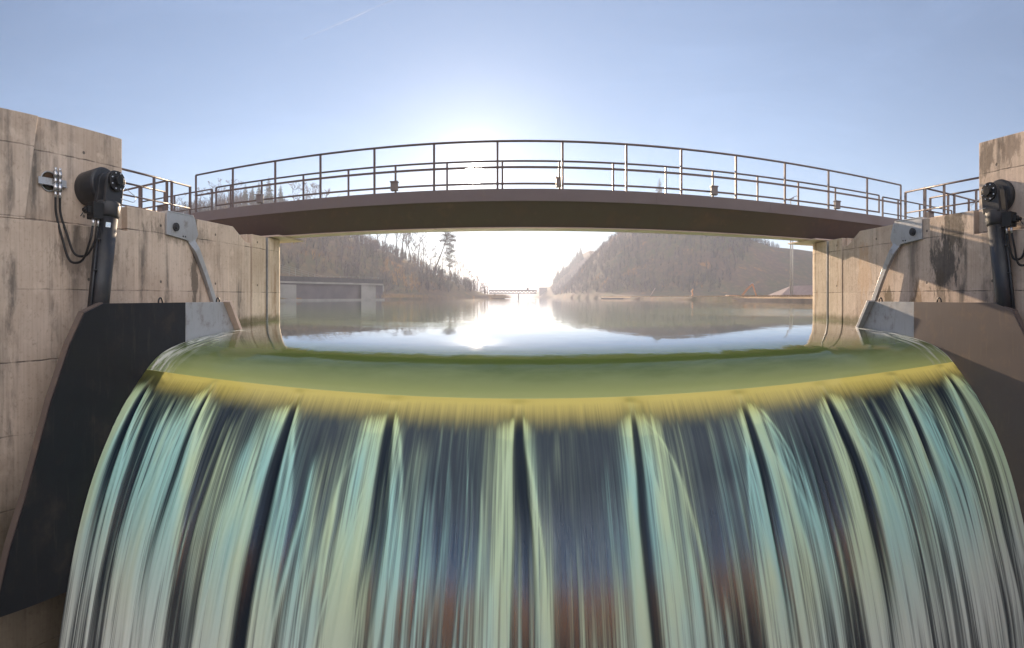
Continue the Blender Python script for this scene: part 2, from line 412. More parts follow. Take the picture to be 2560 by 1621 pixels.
nb = t.bump(rip, .05, t.math('MULTIPLY', .16, t.ramp(Y, 6.5, 9)))
nb = t.bump(rip2, .05, amp, nb)
nb = t.bump(t.noise(t.map(p, (.9, .5, 1)), 2.2, 3, .5), .03, t.ramp(Y, 6.0, 8.5, .30, .04), nb)
strk = t.noise(t.map(p, (9, .8, 1)), 1, 4, .6)
nb = t.bump(strk, .010, t.ramp(Y, 6.4, 8.4, .22, 0), nb)
# Schlick reflectance, the same from above and from inside the water
dt_ = t.n('ShaderNodeVectorMath', operation='DOT_PRODUCT'); t.set(dt_.inputs[0], t.n('ShaderNodeNewGeometry').outputs['Incoming']); t.set(dt_.inputs[1], nb)
om = t.math('SUBTRACT', 1.0, t.math('ABSOLUTE', dt_.outputs['Value']), clamp=True)
f0 = t.ramp(Y, 6.6, 7.6, .02, .05)
frs = t.math('ADD', f0, t.math('MULTIPLY', t.math('SUBTRACT', 1.0, f0), t.math('POWER', om, t.ramp(Y, 6.6, 7.6, 5.0, 3.2))), clamp=True)
gl = t.n('ShaderNodeBsdfGlossy'); gl.inputs['Color'].default_value = (.97,.98,1,1); gl.inputs['Roughness'].default_value = .03; t.set(gl.inputs['Normal'], nb)
gv = t.noise(t.map(p, (.8, 2.2, 1)), 1.5, 5, .6)
crest = t.ramp(t.math('ADD', Y, t.math('MULTIPLY', t.math('SUBTRACT', gv, .5), .5)), 6.0, 6.55, 0, 1)
gcol = t.mix(crest, (.50,.60,.29), (.20,.29,.075))
df = t.n('ShaderNodeBsdfDiffuse'); t.set(df.inputs['Color'], t.mix(far_, gcol, (.05,.075,.06)))
tr = t.n('ShaderNodeBsdfTransparent'); tr.inputs['Color'].default_value = (.94,.96,.70,1)
tq = t.n('ShaderNodeBsdfTranslucent'); t.set(tq.inputs['Color'], gcol)
turbid = t.mixs(t.math('MULTIPLY', cl, .6), df.outputs[0], tq.outputs[0])
body = t.mixs(t.math('MULTIPLY', cl, t.ramp(Y, 6.9, 7.7, .12, .85)), turbid, tr.outputs[0])
eX = t.math('MINIMUM', t.math('ADD', X, 5.765), t.math('SUBTRACT', 7.085, X))
ef = t.math('MULTIPLY', t.ramp(eX, .05, .75, 1, 0), t.ramp(Y, 8.7, 8.3)) if False else t.math('MULTIPLY', t.ramp(eX, .02, .8, 1, 0), t.ramp(Y, 8.3, 8.75, 1, 0))
ef = t.math('MULTIPLY', ef, t.ramp(t.noise(t.map(p, (9, 1.1, 1)), 1.2, 6, .65, .5), .46, .62))
fo_ = t.n('ShaderNodeBsdfDiffuse'); fo_.inputs['Color'].default_value = (.78,.78,.70,1)
M['pond'] = t.done(t.mixs(t.math('MULTIPLY', ef, .8), t.mixs(frs, body, gl.outputs[0]), fo_.outputs[0]))
me = np_mesh('river', PV.reshape(-1, 3), grid_faces(len(pond), nx)[:, ::-1], M['pond'])
tag(obj('river', me), kind='structure')

# falling sheet
fall = full[icut:]
arc = np.concatenate([[0], np.cumsum(np.linalg.norm(np.diff(fall, axis=0), axis=1))])
NS, NXF = 230, 1050
ss = np.concatenate([np.linspace(0, .9, 90, endpoint=False), np.linspace(.9, arc[-1], NS-90)])
fy = np.interp(ss, arc, fall[:,0]); fz = np.interp(ss, arc, fall[:,1])
ty = np.gradient(fy, ss); tz = np.gradient(fz, ss); L = np.hypot(ty, tz); ty, tz = ty/L, tz/L
ny, nz = tz, -ty            # pointing downstream and up
xs = np.linspace(XWL, XWR, NXF)
S, XF = np.meshgrid(ss, xs, indexing='ij')
s_lip = .004
sl_ = S - s_lip
dep = np.maximum(sl_, 0)
LIP = [-5.52, -4.30, -2.90, -1.60, -.07, 1.27, 2.72, 4.02, 5.42, 6.66]
def n1d(x, seed, f):       # smooth 1D noise
    r = np.random.default_rng(seed); k = r.random(4096); xi = x*f + 500; i = np.floor(xi).astype(int); u = xi-i; u = u*u*(3-2*u)
    return k[i % 4096]*(1-u) + k[(i+1) % 4096]*u
def n2d(x, y, seed, fx, fy_):
    r = np.random.default_rng(seed); k = r.random((512, 512)); xi = x*fx+300; yi = y*fy_+50
    i = np.floor(xi).astype(int); j = np.floor(yi).astype(int); u = xi-i; v = yi-j; u = u*u*(3-2*u); v = v*v*(3-2*v)
    g = lambda a, b: k[a % 512, b % 512]
    return (g(i,j)*(1-u)+g(i+1,j)*u)*(1-v) + (g(i,j+1)*(1-u)+g(i+1,j+1)*u)*v
foam = np.zeros_like(S); disp = np.zeros_like(S); gap = np.zeros_like(S)
XQ = XF + .07*(n2d(XF, sl_, 3, .9, .7)-.5)*np.minimum(dep*1.2, 1.8) + .03*(n2d(XF, sl_, 4, 3.5, .9)-.5)*np.minimum(dep, 1.2)
rk = np.random.default_rng(5)
def strand_add(x0, w0, w1, s0, s1, drift, amp, d_amp=0.0, curve=.0):
    """one thread of torn white water running down the sheet"""
    cx = x0 + drift*np.maximum(ss-s_lip-s0, 0) + curve*(1-np.exp(-np.maximum(ss-s_lip-s0, 0)*1.4))
    hw = 3.2*max(w0, w1); lo, hi = cx.min()-hw-.1, cx.max()+hw+.1
    c0, c1 = np.searchsorted(xs, lo), np.searchsorted(xs, hi)
    if c1 <= c0: return
    q = XQ[:, c0:c1]; wv = (w0+(w1-w0)*np.clip((ss-s_lip-s0)/max(s1-s0, .1), 0, 1))[:,None]
    u = (ss-s_lip)[:,None]; env = sstep(u, s0, s0+.45)*(1-sstep(u, s1-.9, s1))
    g = np.exp(-((q-cx[:,None])/wv)**2)*env
    foam[:, c0:c1] += amp*g; disp[:, c0:c1] += d_amp*g
for k, x0 in enumerate(LIP):
    a_ = rk.uniform(.7, 1.35, 10); out_ = -1 if x0 < .5 else 1
    tl_ = sl_ - .04*(a_[6]-1)
    tongue = np.exp(-((XF-x0)/(.09*a_[0]))**2)*np.exp(-((tl_-.02)/.13)**2)
    disp += .014*tongue*a_[8]; foam += .25*tongue
    gw = rk.uniform(.45, 1.45); close = rk.uniform(1.2, 4.2)
    def fold(sgn, d_):      # where the edge of the opened sheet runs
        return .022 + .098*gw*(1-np.exp(-d_*1.2))*(1.15 if sgn == out_ else .85) + .010*d_*(1+.8*math.sin(k*2.1+sgn))
    for sgn in (-1, 1):
        strong = 1.4 if sgn == out_ else .70
        lag = rk.uniform(0, .14)
        cx = x0 + sgn*fold(sgn, dep)
        bw = (.060 + .050*np.minimum(dep, 2.5))*a_[3 if sgn < 0 else 4]*strong
        d = (XQ - cx)*sgn               # positive: outside the gap
        tex = .62 + .75*n2d(XQ, sl_, 50+k*2+sgn, 16, .35)*n2d(XQ, sl_, 90+k, 7, .5)**.5
        band = np.exp(-(np.abs(d)/np.where(d > 0, bw*1.6, bw*.55))**1.6)
        on = sstep(sl_, -.02+lag, .34+lag)
        fade = .46 + .44*np.exp(-dep*.45)
        foam += band*on*fade*a_[5]*tex*(.85+.3*(strong > 1))
        disp += .020*band*on
        for q_ in range(6):             # threads beside and inside the fold
            off = sgn*(rk.uniform(-.02, .45)*strong); w_ = rk.uniform(.010, .034)
            strand_add(x0+sgn*.03, w_*.7, w_*rk.uniform(1, 2.4), rk.uniform(.0, .9), rk.uniform(2.5, 8), rk.normal(0, .014)+sgn*.008, rk.uniform(.10, .42), .005, curve=off)
    wid = .5*(fold(-1, dep)+fold(1, dep))
    g_ = sstep(-np.abs(XQ-x0)/np.maximum(wid, .02), -1.05, -.25)*sstep(sl_, .06, .40)*(1-.85*sstep(dep, close*.5, close+1.2))
    gap = np.maximum(gap, g_*rk.uniform(.75, 1)); disp -= .014*g_
for q_ in range(64):                   # broad soft ribbons
    x0 = rk.uniform(XWL, XWR); e_ = min(1, abs(x0-.7)/6.4); s0 = max(.02, rk.gamma(1.5, .9)*(1.1-.8*e_))
    w_ = rk.uniform(.035, .13); strand_add(x0, w_, w_*rk.uniform(1, 1.8), s0, s0+rk.uniform(1.5, 5.5), rk.normal(0, .025), rk.uniform(.05, .24)*(.45+.9*e_), .006)
for q_ in range(330):                   # loose threads all over the sheet, more of them lower down and towards the shields
    x0 = rk.uniform(XWL, XWR); e_ = min(1, abs(x0-.7)/6.4)
    s0 = max(.05, rk.gamma(1.6, 1.1)*(1.15-.8*e_)); w_ = 10**rk.uniform(-2.1, -1.35)
    strand_add(x0, w_, w_*rk.uniform(1, 2.6), s0, s0+rk.uniform(1.0, 5.5), rk.normal(0, .02), rk.uniform(.06, .36)*(.6+.6*e_), .004)
edge = np.clip(np.abs(XF-.7)/6.4, 0, 1)**1.6
str1 = n2d(XF, sl_, 21, 7, .35); str2 = n2d(XF, sl_, 22, 26, .55); str3 = n2d(XF, sl_, 23, 60, .8); big_ = n2d(XF, sl_, 24, 1.6, .3)
veil = sstep(.45*str1+.35*str2+.20*str3, .36, .85)
foam += veil*(.05 + .36*sstep(dep, .3, 3.2) + .38*edge*sstep(dep, .05, 1.0))*(.25+1.1*big_)
foam += .20*np.exp(-dep*.75)*sstep(sl_, .12, .5)*(.6+.8*str2)*(.6+.7*big_)
foam *= (1-.9*gap)
foam = foam*(.8+.4*str3)
disp += .008*(str1-.5)*sstep(dep, 0, .8) + .004*(str2-.5)*sstep(dep, .0, .8)
disp *= sstep(S, 0, .12)
FV = np.stack([XF, fy[:,None]+ny[:,None]*disp, fz[:,None]+nz[:,None]*disp], -1)
t = NT('falling_water'); a_f = t.attr('foam'); a_s = t.attr('run'); a_g = t.attr('gap')
uv = t.n('ShaderNodeUVMap', uv_map='flow').outputs[0]
f1 = t.noise(t.map(uv, (55, .55, 1)), 1, 5, .65); f2 = t.noise(t.map(uv, (16, .3, 1)), 1, 4, .6)
fs = t.math('ADD', t.math('MULTIPLY', f1, .6), t.math('MULTIPLY', f2, .4))
fm = t.math('MULTIPLY', a_f, t.ramp(fs, .28, .68, .45, 1.35))
fm = t.math('MULTIPLY', t.ramp(fm, .07, .95), .97, clamp=True)
a_w = t.math('ADD', a_s, t.math('ADD', t.math('MULTIPLY', t.math('SUBTRACT', f1, .5), .16), t.math('MULTIPLY', t.math('SUBTRACT', f2, .5), .26)))
a_w = t.math('MULTIPLY', a_w, t.ramp(a_s, 0, .12))
early = t.ramp(a_w, .05, 1.1, 1, 0)
hue = t.noise(t.map(uv, (1.6, .25, 1), (3, 7, 0)), 1, 3)
foamc = t.mix(t.ramp(hue, .40, .60), (.46,.82,.76), (.70,.90,.60))
foamc = t.mix(early, foamc, (.66,.82,.42))
foamc = t.mix(t.ramp(a_s, 1.6, 4.0), foamc, (.86,.93,.86))
thin = t.ramp(a_w, .0, .50, 1, 0)                      # clear green water past the lip, not yet torn; sun's yellow glow painted in
before = t.ramp(a_s, -.004, .003, 1, 0)
waterc = t.mix(thin, (.010,.022,.040), (.60,.57,.22))
col = t.mix(fm, waterc, foamc)
col = t.mix(t.math('MULTIPLY', a_g, .8), col, (.007,.013,.022))
dif = t.n('ShaderNodeBsdfDiffuse'); t.set(dif.inputs['Color'], col)
tl = t.n('ShaderNodeBsdfTranslucent'); t.set(tl.inputs['Color'], t.mix(t.math('MAXIMUM', thin, fm), (.03,.05,.05), t.mix(fm, (1.0,.97,.52), (.85,.97,.62))))
sheet = t.mixs(t.math('MULTIPLY', t.ramp(a_s, .20, .50, .92, .15), t.math('SUBTRACT', 1.0, t.math('MAXIMUM', a_g, before))), dif.outputs[0], tl.outputs[0])
nb = t.bump(fs, .02, t.ramp(a_s, .0, .8, 0, .5))
gl = t.n('ShaderNodeBsdfGlossy'); gl.inputs['Color'].default_value = (.80,.90,1,1); t.set(gl.inputs['Roughness'], t.ramp(a_s, -.05, .5, .04, .17)); t.set(gl.inputs['Normal'], nb)
lw = t.n('ShaderNodeFresnel'); t.set(lw.inputs['Normal'], nb); t.set(lw.inputs['IOR'], t.math('ADD', t.ramp(a_s, -.02, .6, 1.33, 1.44), t.ramp(a_s, 1.0, 2.3, 0, 1.5)))
M['fall'] = t.done(t.mixs(t.math('MULTIPLY', t.math('MULTIPLY', lw.outputs[0], t.ramp(fm, 0, .8, 1, .25)), t.ramp(a_g, 0, .8, 1, .3)), sheet, gl.outputs[0]))
me = np_mesh('waterfall', FV.reshape(-1, 3), grid_faces(NS, NXF)[:, ::-1], M['fall'])
attr(me, 'foam', foam); attr(me, 'run', sl_); attr(me, 'gap', gap)
uvl = me.uv_layers.new(name='flow')
vi = np.empty(len(me.loops), dtype=np.int32); me.loops.foreach_get('vertex_index', vi)
UV = np.stack([XF, S], -1).reshape(-1, 2)[vi].astype(np.float32); uvl.data.foreach_set('uv', UV.ravel())
tag(obj('waterfall', me), kind='structure')

t = NT('tailwater'); p = t.pos()
fo = t.noise(p, .9, 8, .65); Yt = t.sep(p)[1]
fo = t.math('MULTIPLY', t.ramp(fo, .4, .65), t.ramp(Yt, -9, 4))
M['tail'] = t.done(t.pbr(Base_Color=t.mix(fo, (.03,.05,.04), (.6,.66,.6)), Roughness=.12, IOR=1.33, Normal=t.bump(t.noise(p, 1.4, 5), .15, .6)))
tx = np.linspace(-40, 40, 40); tyy = np.linspace(-75, 8.6, 60); A, B = np.meshgrid(tx, tyy)
me = np_mesh('tailwater', np.stack([A, B, np.full_like(A, -6.0)], -1).reshape(-1, 3), grid_faces(60, 40), M['tail'])
tag(obj('tailwater', me), kind='structure')

# ------------------------------------------------------------------ flap gate: skin under the water, shields at both ends
gate = empty('flap_gate', (.7, 9.0, -3.6), 'long steel weir gate under the falling water, with a black shield plate at each end', 'weir gate')
top = smooth_prof([(5.93,-.86),(6.4,-.80),(7.2,-.88),(8.0,-1.15),(8.7,-1.7),(9.0,-2.6),(9.0,-3.9)], 6)
low = [(8.6,-3.9),(8.3,-2.8),(7.4,-2.0),(6.6,-1.5),(5.93,-.95)]
g = MB().prism([tuple(a) for a in top] + low, 'x', XWL-.01, XWR+.01)
g.build('skin_plate', M['algae'], gate)
SH_OUT = [(8.10,.52),(6.90,.52),(4.93,.52),(4.55,.38),(4.28,-.08),(3.93,-.91),(3.50,-2.22),(3.27,-2.81),(3.02,-3.70)]
def shield(xf, sg, nm_l):
    """sg = +1: the plate's water side faces +X"""
    x0, x1 = xf, xf - sg*.03
    inner = [(4.6,-3.72),(6.2,-3.0),(8.0,-2.0),(6.895,-.95)]
    dark = [(6.895,.52),(4.93,.52),(4.55,.38),(4.28,-.08),(3.93,-.91),(3.50,-2.22),(3.27,-2.81),(3.02,-3.70)] + inner
    pl = MB().prism(dark, 'x', x0, x1).build('side_shield', M['shield'] if sg > 0 else M['shield_sun_brown'], gate, .004)
    fl = MB()
    edge_ = [(4.93,.52),(4.55,.38),(4.28,-.08),(3.93,-.91),(3.50,-2.22),(3.27,-2.81),(3.02,-3.70)]
    for a, b in zip(edge_[:-1], edge_[1:]):
        xa, xb = sorted((x1, x1 - sg*.13))
        d = Vector((b[0]-a[0], b[1]-a[1])).normalized(); n_ = (-d.y*.016, d.x*.016)
        vs = [(x, q[0]+s*n_[0], q[1]+s*n_[1]) for x in (xa, xb) for q in (a, b) for s in (-1, 1)]
        fl.add(vs, [(0,1,3,2),(4,6,7,5),(0,4,5,1),(2,3,7,6),(0,2,6,4),(1,5,7,3)])
    fl.build('edge_flange', M['shield_sun_brown'], pl)
    up = MB().prism([(6.905,.52),(8.10,.52),(8.54,-.12),(8.54,-.9),(6.905,-.9)], 'x', x0 - sg*.004, x1)
    up.build('upstream_plate', M['galv'], gate, .003)
    sb = MB()
    a, b = Vector((xf+sg*.05, 8.14, .53)), Vector((xf+sg*.05, 8.58, -.14))
    vs = []
    for c_ in (a, b):
        for dx, dy in ((-.10,-.02),(.09,-.02),(.09,.06),(-.10,.06)): vs.append((c_.x+dx, c_.y+dy, c_.z+dy*.3))
    sb.add(vs, [(0,1,2,3),(7,6,5,4),(0,4,5,1),(1,5,6,2),(2,6,7,3),(3,7,4,0)])
    sb.build('seal_bar', M['tan_lit'] if sg > 0 else M['galv'], gate, .006)
    for yy in (6.23, 7.93):
        lg = MB(); pts = [(x0-sg*.015, yy + .052*math.cos(a_), .52 + .085*math.sin(a_)) for a_ in np.linspace(0, math.pi, 9)]
        lg.tube(pts, .015, 8); lg.build('lifting_eye', M['steel_dark'], gate)
shield(-5.78, 1, 'left'); shield(7.08, -1, 'right')

# ------------------------------------------------------------------ abutments
def abutment(sg, xw, ytow, ztow, mat, y_slant, label, dpier=0.0, yaw=0.0, ynose=11.62):
    """sg=-1 left, +1 right; xw = |x| of the wall face"""
    xf = sg*xw
    rt = empty('abutment_wall', (xf, 11.8, -8.0), label, 'wall')
    def bx(a, b, *r): return tuple(sorted((sg*a, sg*b))) + r
    # lower wall with its chamfer under the bridge
    m = MB().prism([(-9,-8),(10.28,-8),(10.28,1.97),(10.05,1.97),(9.50,2.29),(ytow,2.29),(ytow,1.83),(-9,1.83)], 'x', xf, xf + sg*5.5)
    lw_ = m.build('lower_wall', mat, rt, .012)
    # recessed tower block above the ledge, and the flush block beside it
    m = MB().prism([(y_slant[1],1.834),(ytow-.003,1.834),(ytow-.003,ztow),(y_slant[0],ztow)], 'x', xf + sg*.14, xf + sg*5.5)
    m.build('tower_block', mat, rt, .012)
    m = MB().prism([(-9,1.834),(y_slant[1]-.012,1.834),(y_slant[0]-.012,ztow-.05),(-9,ztow-.05)], 'x', xf + sg*.003, xf + sg*5.4)
    m.build('flush_block', mat, rt, .012)
    # pier: stop-log slots and a rounded nose
    pm = MB()
    xp = xw + dpier
    def seg(y0, y1, dx=0): pm.box(*bx(xp+dx, xp+4), y0, y1, -8, 2.20)
    seg(10.28, 10.34, .12); seg(10.34, 11.03); seg(11.03, 11.15, .16); seg(11.15, ynose)
    pts = [(sg*xp, ynose)]
    for a in np.linspace(0, math.pi/2, 9): pts.append((sg*(xp+.5-.5*math.cos(a)), ynose+.05+.5*math.sin(a)))
    pts += [(sg*(xp+4), ynose+.55), (sg*(xp+4), ynose)]
    pm.prism(pts, 'z', -8, 2.20)
    pr = pm.build('pier', M['conc_pier'], rt, .012)
    MB().box(*bx(xp+.002, xp+.12), 11.125, 11.147, -3, 2.19).build('slot_lining', M['galv'], rt)
    rt.rotation_euler = (0, 0, yaw)
    return rt
AL = abutment(-1, 6.5, 6.10, 3.55, M['conc_l'], (4.19, 3.94), 'stained concrete abutment wall in shade, left of the falling water, with a slanted joint in its tower')
AR = abutment(1, 8.0, 5.64, 3.62, M['conc_r'], (1.9, 1.65), 'sunlit concrete abutment wall with black stains, right of the falling water under the bridge shadow', 0.0, R(-5.0), 11.78)

# wall arms in galvanised steel running from a bracket plate down to the seal bar
def wall_arm(sg, xw, label):
    xf = sg*xw
    rt = empty('stay_arm', (xf, 8.6, .5), label, 'steel arm', 'galvanised stay arms on the abutment walls')
    m = MB().prism([(7.12,2.31),(7.12,1.86),(7.75,1.80),(7.98,1.72),(8.12,1.95),(8.02,2.25),(7.98,2.31)], 'x', xf - sg*.05, xf + sg*.14)
    m.box(*sorted((xf - sg*.056, xf + sg*.30)), 7.14, 7.96, 2.312, 2.335)
    bp = m.build('bracket_plate', M['galv'], rt, .005)
    pin = MB().tube([(xf - sg*.09, 7.38, 2.03), (xf + sg*.05, 7.38, 2.03)], .085, 18)
    pin.tube([(xf - sg*.09, 7.38, 2.03), (xf - sg*.105, 7.38, 2.03)], [.05,.045], 12)
    for yy in (7.62, 7.69): MB().tube([(xf - sg*.056, yy, 1.865), (xf, yy, 1.865)], .018, 8).build('bolt', M['rubber'], bp)
    pin.build('pin', M['steel_dark'], bp)
    c = smooth_prof([(7.86,1.86),(8.08,1.55),(8.42,.98),(8.72,.40),(8.84,.10)], 5)
    v = []; f = []
    for i, (y, z) in enumerate(c):
        d = c[min(i+1, len(c)-1)]-c[max(i-1, 0)]; d = d/np.linalg.norm(d); n_ = np.array((d[1], -d[0]))
        w_ = .100-.035*min(1, i/8); q = [c[i]+n_*w_, c[i]-n_*w_]
        v += [(xf-sg*.10*min(1, i/6+.3), q[0][0], q[0][1]), (xf-sg*.10*min(1, i/6+.3), q[1][0], q[1][1]), (xf-sg*.012, q[1][0], q[1][1]), (xf-sg*.012, q[0][0], q[0][1])]
        if i: b = 4*(i-1); f += [(b+k, b+(k+1)%4, b+4+(k+1)%4, b+4+k) for k in range(4)]
    f += [(3,2,1,0), tuple(4*(len(c)-1)+k for k in range(4))]
    MB().add(v, f).build('arm', M['galv'], rt, .006)
wall_arm(-1, 6.5, 'galvanised stay arm bent down the shaded wall left of the falling water')
wall_arm(1, 7.60, 'galvanised stay arm slanting across the sunlit wall right of the falling water')

# ------------------------------------------------------------------ hydraulic cylinders
def hydraulic(sg, xw, xc, ytop, ybot, label, lab_n):
    xf = sg*xw; x = sg*xc; ya, za = ytop, 2.50
    rt = empty('hydraulic_cylinder', (x, ybot, -.3), label, 'hydraulic cylinder', 'black hydraulic cylinders of the gate')
    d = MB(); d.tube([(xf+sg*.2, ya, za), (x+sg*.17, ya, za)], .30, 40)
    d.tube([(x+sg*.17, ya, za), (x+sg*.13, ya, za)], [.30,.27], 40)
    d.build('bearing_drum', M['steel_dark'], rt, .012)
    ax = Vector((0, ybot-ytop, -2.75)).normalized(); pv = Vector((0, -ax.z, ax.y))
    o = Vector((0, ya, za))
    # clevis: round head running into the neck
    pts = []
    for a in np.linspace(0, math.pi, 15): q = o + pv*(.185*math.cos(a)) - ax*(.185*math.sin(a)); pts.append((q.y, q.z))
    for q in (o + ax*.36 - pv*.185, o + ax*.36 + pv*.185): pts.append((q.y, q.z))
    d = MB(); d.prism(pts, 'x', x-.075, x-.155); d.prism(pts, 'x', x+.075, x+.13)
    d.build('clevis', M['steel_dark'], rt, .008)
    d = MB(); d.tube([(x-sg*.15, ya, za), (x-sg*.185, ya, za)], .165, 36); d.tube([(x-sg*.18, ya, za), (x-sg*.25, ya, za)], [.085,.075], 30)
    cp = d.build('pin_cover', M['rubber'], rt, .006)
    for k in range(8):
        a = R(22.5+45*k); MB().tube([(x-sg*.18, ya+.135*math.cos(a), za+.135*math.sin(a)), (x-sg*.20, ya+.135*math.cos(a), za+.135*math.sin(a))], .012, 6).build('bolt', M['stainless'], cp)
    X0 = Vector((x, ya, za))
    d = MB(); d.tube([X0+ax*.34, X0+ax*.36, X0+ax*.56, X0+ax*.60], [.195,.205,.205,.180], 40)
    d.build('collar', M['steel_dark'], rt)
    d = MB(); d.tube([X0+ax*.58, X0+ax*2.95], .178, 44)
    d.build('barrel', M['steel_dark'], rt)
    # oil line along the barrel, on its downstream side
    u = Vector((-sg*.04, -.17, 0))
    d = MB(); d.tube([X0+ax*.75+u*1.2, X0+ax*2.9+u*1.2], .022, 8)
    for s_ in (.95, 1.45): d.tube([X0+ax*s_+u*1.05, X0+ax*(s_+.03)+u*1.05], .05, 8)
    d.build('oil_pipe', M['steel_dark'], rt)
    # valve block on the neck
    c = X0 + ax*.52 + Vector((-sg*.03, -.30, .02))
    d = MB(); d.box(c.x-.09, c.x+.09, c.y-.09, c.y+.12, c.z-.14, c.z+.12); d.box(c.x-.06, c.x+.05, c.y-.17, c.y-.09, c.z-.06, c.z+.05)
    d.tube([(c.x, c.y-.17, c.z), (c.x-sg*.02, c.y-.24, c.z-.02)], .035, 8)
    vb = d.build('valve_block', M['rubber'], rt, .006)
    d = MB(); d.tube([(c.x, c.y-.2, c.z-.02), (c.x, c.y-.28, c.z-.12)], .008, 6); d.build('lever', M['steel_dark'], vb)
    d = MB()
    for k, dy in enumerate((-.05, .05)): d.tube([(c.x-sg*.03, c.y+dy, c.z-.13), (c.x-sg*.03, c.y+dy-.01, c.z-.27)], [.026,.020], 8)
    d.build('fittings', M['stainless'], rt)
    # grease line looping from the pin cover to the neck
    p0 = X0 + Vector((-sg*.19, .13, -.10)); p3 = X0 + ax*.31 + Vector((-sg*.17, 0, 0))
    lp = smooth_prof([(0, 0), (.10, -.05), (.23, -.12), (.20, -.20), (.05, -.20), (-.10, -.19)], 5)
    d = MB().tube([(p0.x - sg*.03, p0.y + a, p0.z + b) for a, b in lp], .006, 6); d.build('grease_line', M['stainless'], rt)
    if lab_n:
        q = X0 + ax*.72 + Vector((-sg*.176, -.03, 0)); n_ = Vector((-sg, -.2, 0)).normalized(); uu = pv; 
        st = MB(); c0 = X0 + ax*.74
        vs = []
        for s_ in (-.04, .04):
            for a in np.linspace(-.75, -.3, 5): vs.append(c0 + ax*s_ + (Vector((-sg,0,0))*math.cos(a) + pv*math.sin(a))*.1795)
        st.add(vs, [(k, k+1, k+6, k+5) for k in range(4)], True); st.build('sticker', M['sticker'], rt)
    return c
cl_ = hydraulic(-1, 6.5, 6.04, 5.29, 4.93, 'black hydraulic cylinder standing behind the left shield, in shade, with a pale blue sticker', True)
cr_ = hydraulic(1, 7.40, 7.27, 5.06, 4.72, 'dark hydraulic cylinder standing behind the right shield, with a strip of sun on it', False)

# wall niche with a bracket and the two hoses
def hose_set(sg, xw, yn, zn, c, label_n, label_h):
    xf = sg*(xw+.14)
    rt = empty('hose_port', (xf, yn, zn-.2), label_n, 'pipe port', 'round hose ports in the abutment towers')
    d = MB(); d.tube([(xf-sg*.004, yn, zn), (xf+sg*.01, yn, zn)], .155, 30); d.build('hole', M['hole'], rt)
    d = MB(); d.tube([(xf-sg*.012, yn+.16*math.cos(a), zn+.16*math.sin(a)) for a in np.linspace(0, 2*math.pi, 31)], .012, 6, caps=False); d.build('ring', M['galv'], rt)
    d = MB()
    d.box(*sorted((xf-sg*.03, xf-sg*.045)), yn-.22, yn+.34, zn-.06, zn+.05); d.box(*sorted((xf-sg*.03, xf-sg*.075)), yn-.22, yn+.34, zn-.075, zn-.06)
    d.build('bracket_rail', M['galv'], rt, .003)
    for k, yo in enumerate((.08, .17)):
        d = MB(); xx = xf-sg*.09
        for (z0, z1, r_) in ((.22,.16,.026),(.16,.06,.036),(.06,-.05,.028),(-.05,-.16,.040),(-.16,-.27,.026)):
            d.tube([(xx, yn+yo, zn+z0), (xx, yn+yo, zn+z1)], r_, 10)
        d.build('coupling', M['stainless'], rt)
        a = Vector((xx, yn+yo, zn-.26)); b = Vector((c.x-sg*.03, c.y-.05+.10*k-.01, c.z-.26))
        drop = -.62 - .10*(1-k)
        pts = [a, a+Vector((0,.01,-.25)), a.lerp(b,.18)+Vector((0,0,drop*.80)), a.lerp(b,.42)+Vector((0,0,drop*1.18)), a.lerp(b,.70)+Vector((0,0,drop*.98)), b+Vector((-sg*.0,-.05,-.22)), b]
        sp = smooth_prof([tuple(q) for q in pts], 7)
        hs = MB().tube([tuple(q) for q in sp], .021, 10).build('hydraulic_hose', M['rubber'], None, root_loc=tuple(a))
        tag(hs, label_h[k], 'hose', 'black hydraulic hoses')
hose_set(-1, 6.5, 4.46, 2.52, cl_, 'round hose port with galvanised bracket rail in the shaded left tower',
         ('black hydraulic hose hanging in the lower loop on the shaded left tower', 'black hydraulic hose hanging in the upper loop on the shaded left tower'))
hose_set(1, 7.32, 4.15, 2.52, cr_, 'round hose port with bracket rail on the sunlit right tower, beyond the cylinder',
         ('black hydraulic hose hanging in the lower loop beside the right cylinder', 'black hydraulic hose hanging in the upper loop beside the right cylinder'))

# ------------------------------------------------------------------ footbridge
YN, YF, ZD = 11.12, 12.80, 3.10
BX0, BX1 = -9.5, 11.6
br = empty('footbridge', (0, 11.9, 2.3), 'brown steel footbridge with thin railings spanning the reservoir above the falling water', 'footbridge')
br.location = (.9, 11.9, 2.3)
MB().box(BX0, BX1, YN, YN+.02, 2.815, ZD).build('fascia', M['fascia'], br, .004)
for xs_ in (-5.7, -1.2, 3.1, 6.15): MB().box(xs_-.02, xs_+.02, YN-.006, YN-.0005, 2.83, 3.085).build('splice_plate', M['fascia'], br)
MB().box(BX0, BX1, YF-.02+.08, YF+.08, 2.815, ZD).build('fascia', M['fascia'], br, .004)
MB().box(BX0, BX1, YN+.022, YF+.058, 3.02, 3.08).build('deck', M['girder'], br)
MB().prism([(YN+.022,2.83),(YF+.056,2.83),(12.32,2.29),(11.60,2.29)], 'x', BX0+.4, BX1-.4).build('girder', M['girder'], br, .006)
MB().box(-6.4, 7.8, 11.58, 12.08, 2.262, 2.287).build('bottom_flange', M['soffit'], br)
MB().box(-7.6, -6.2, 11.2, 12.7, 2.222, 2.26).build('bearing_plate', M['soffit'], br); MB().box(7.6, 9.0, 11.2, 12.7, 2.222, 2.26).build('bearing_plate', M['soffit'], br)
def th(px): return (px-1235)/1145
NEAR = [458.6,545.5,645.4,752,879.3,1020,1169.7,1323.4,1474,1603.4,1732.4,1847.7,1950.4,2041.4,2120.5]
NEARX = [YN*math.tan(th(p)) for p in NEAR]
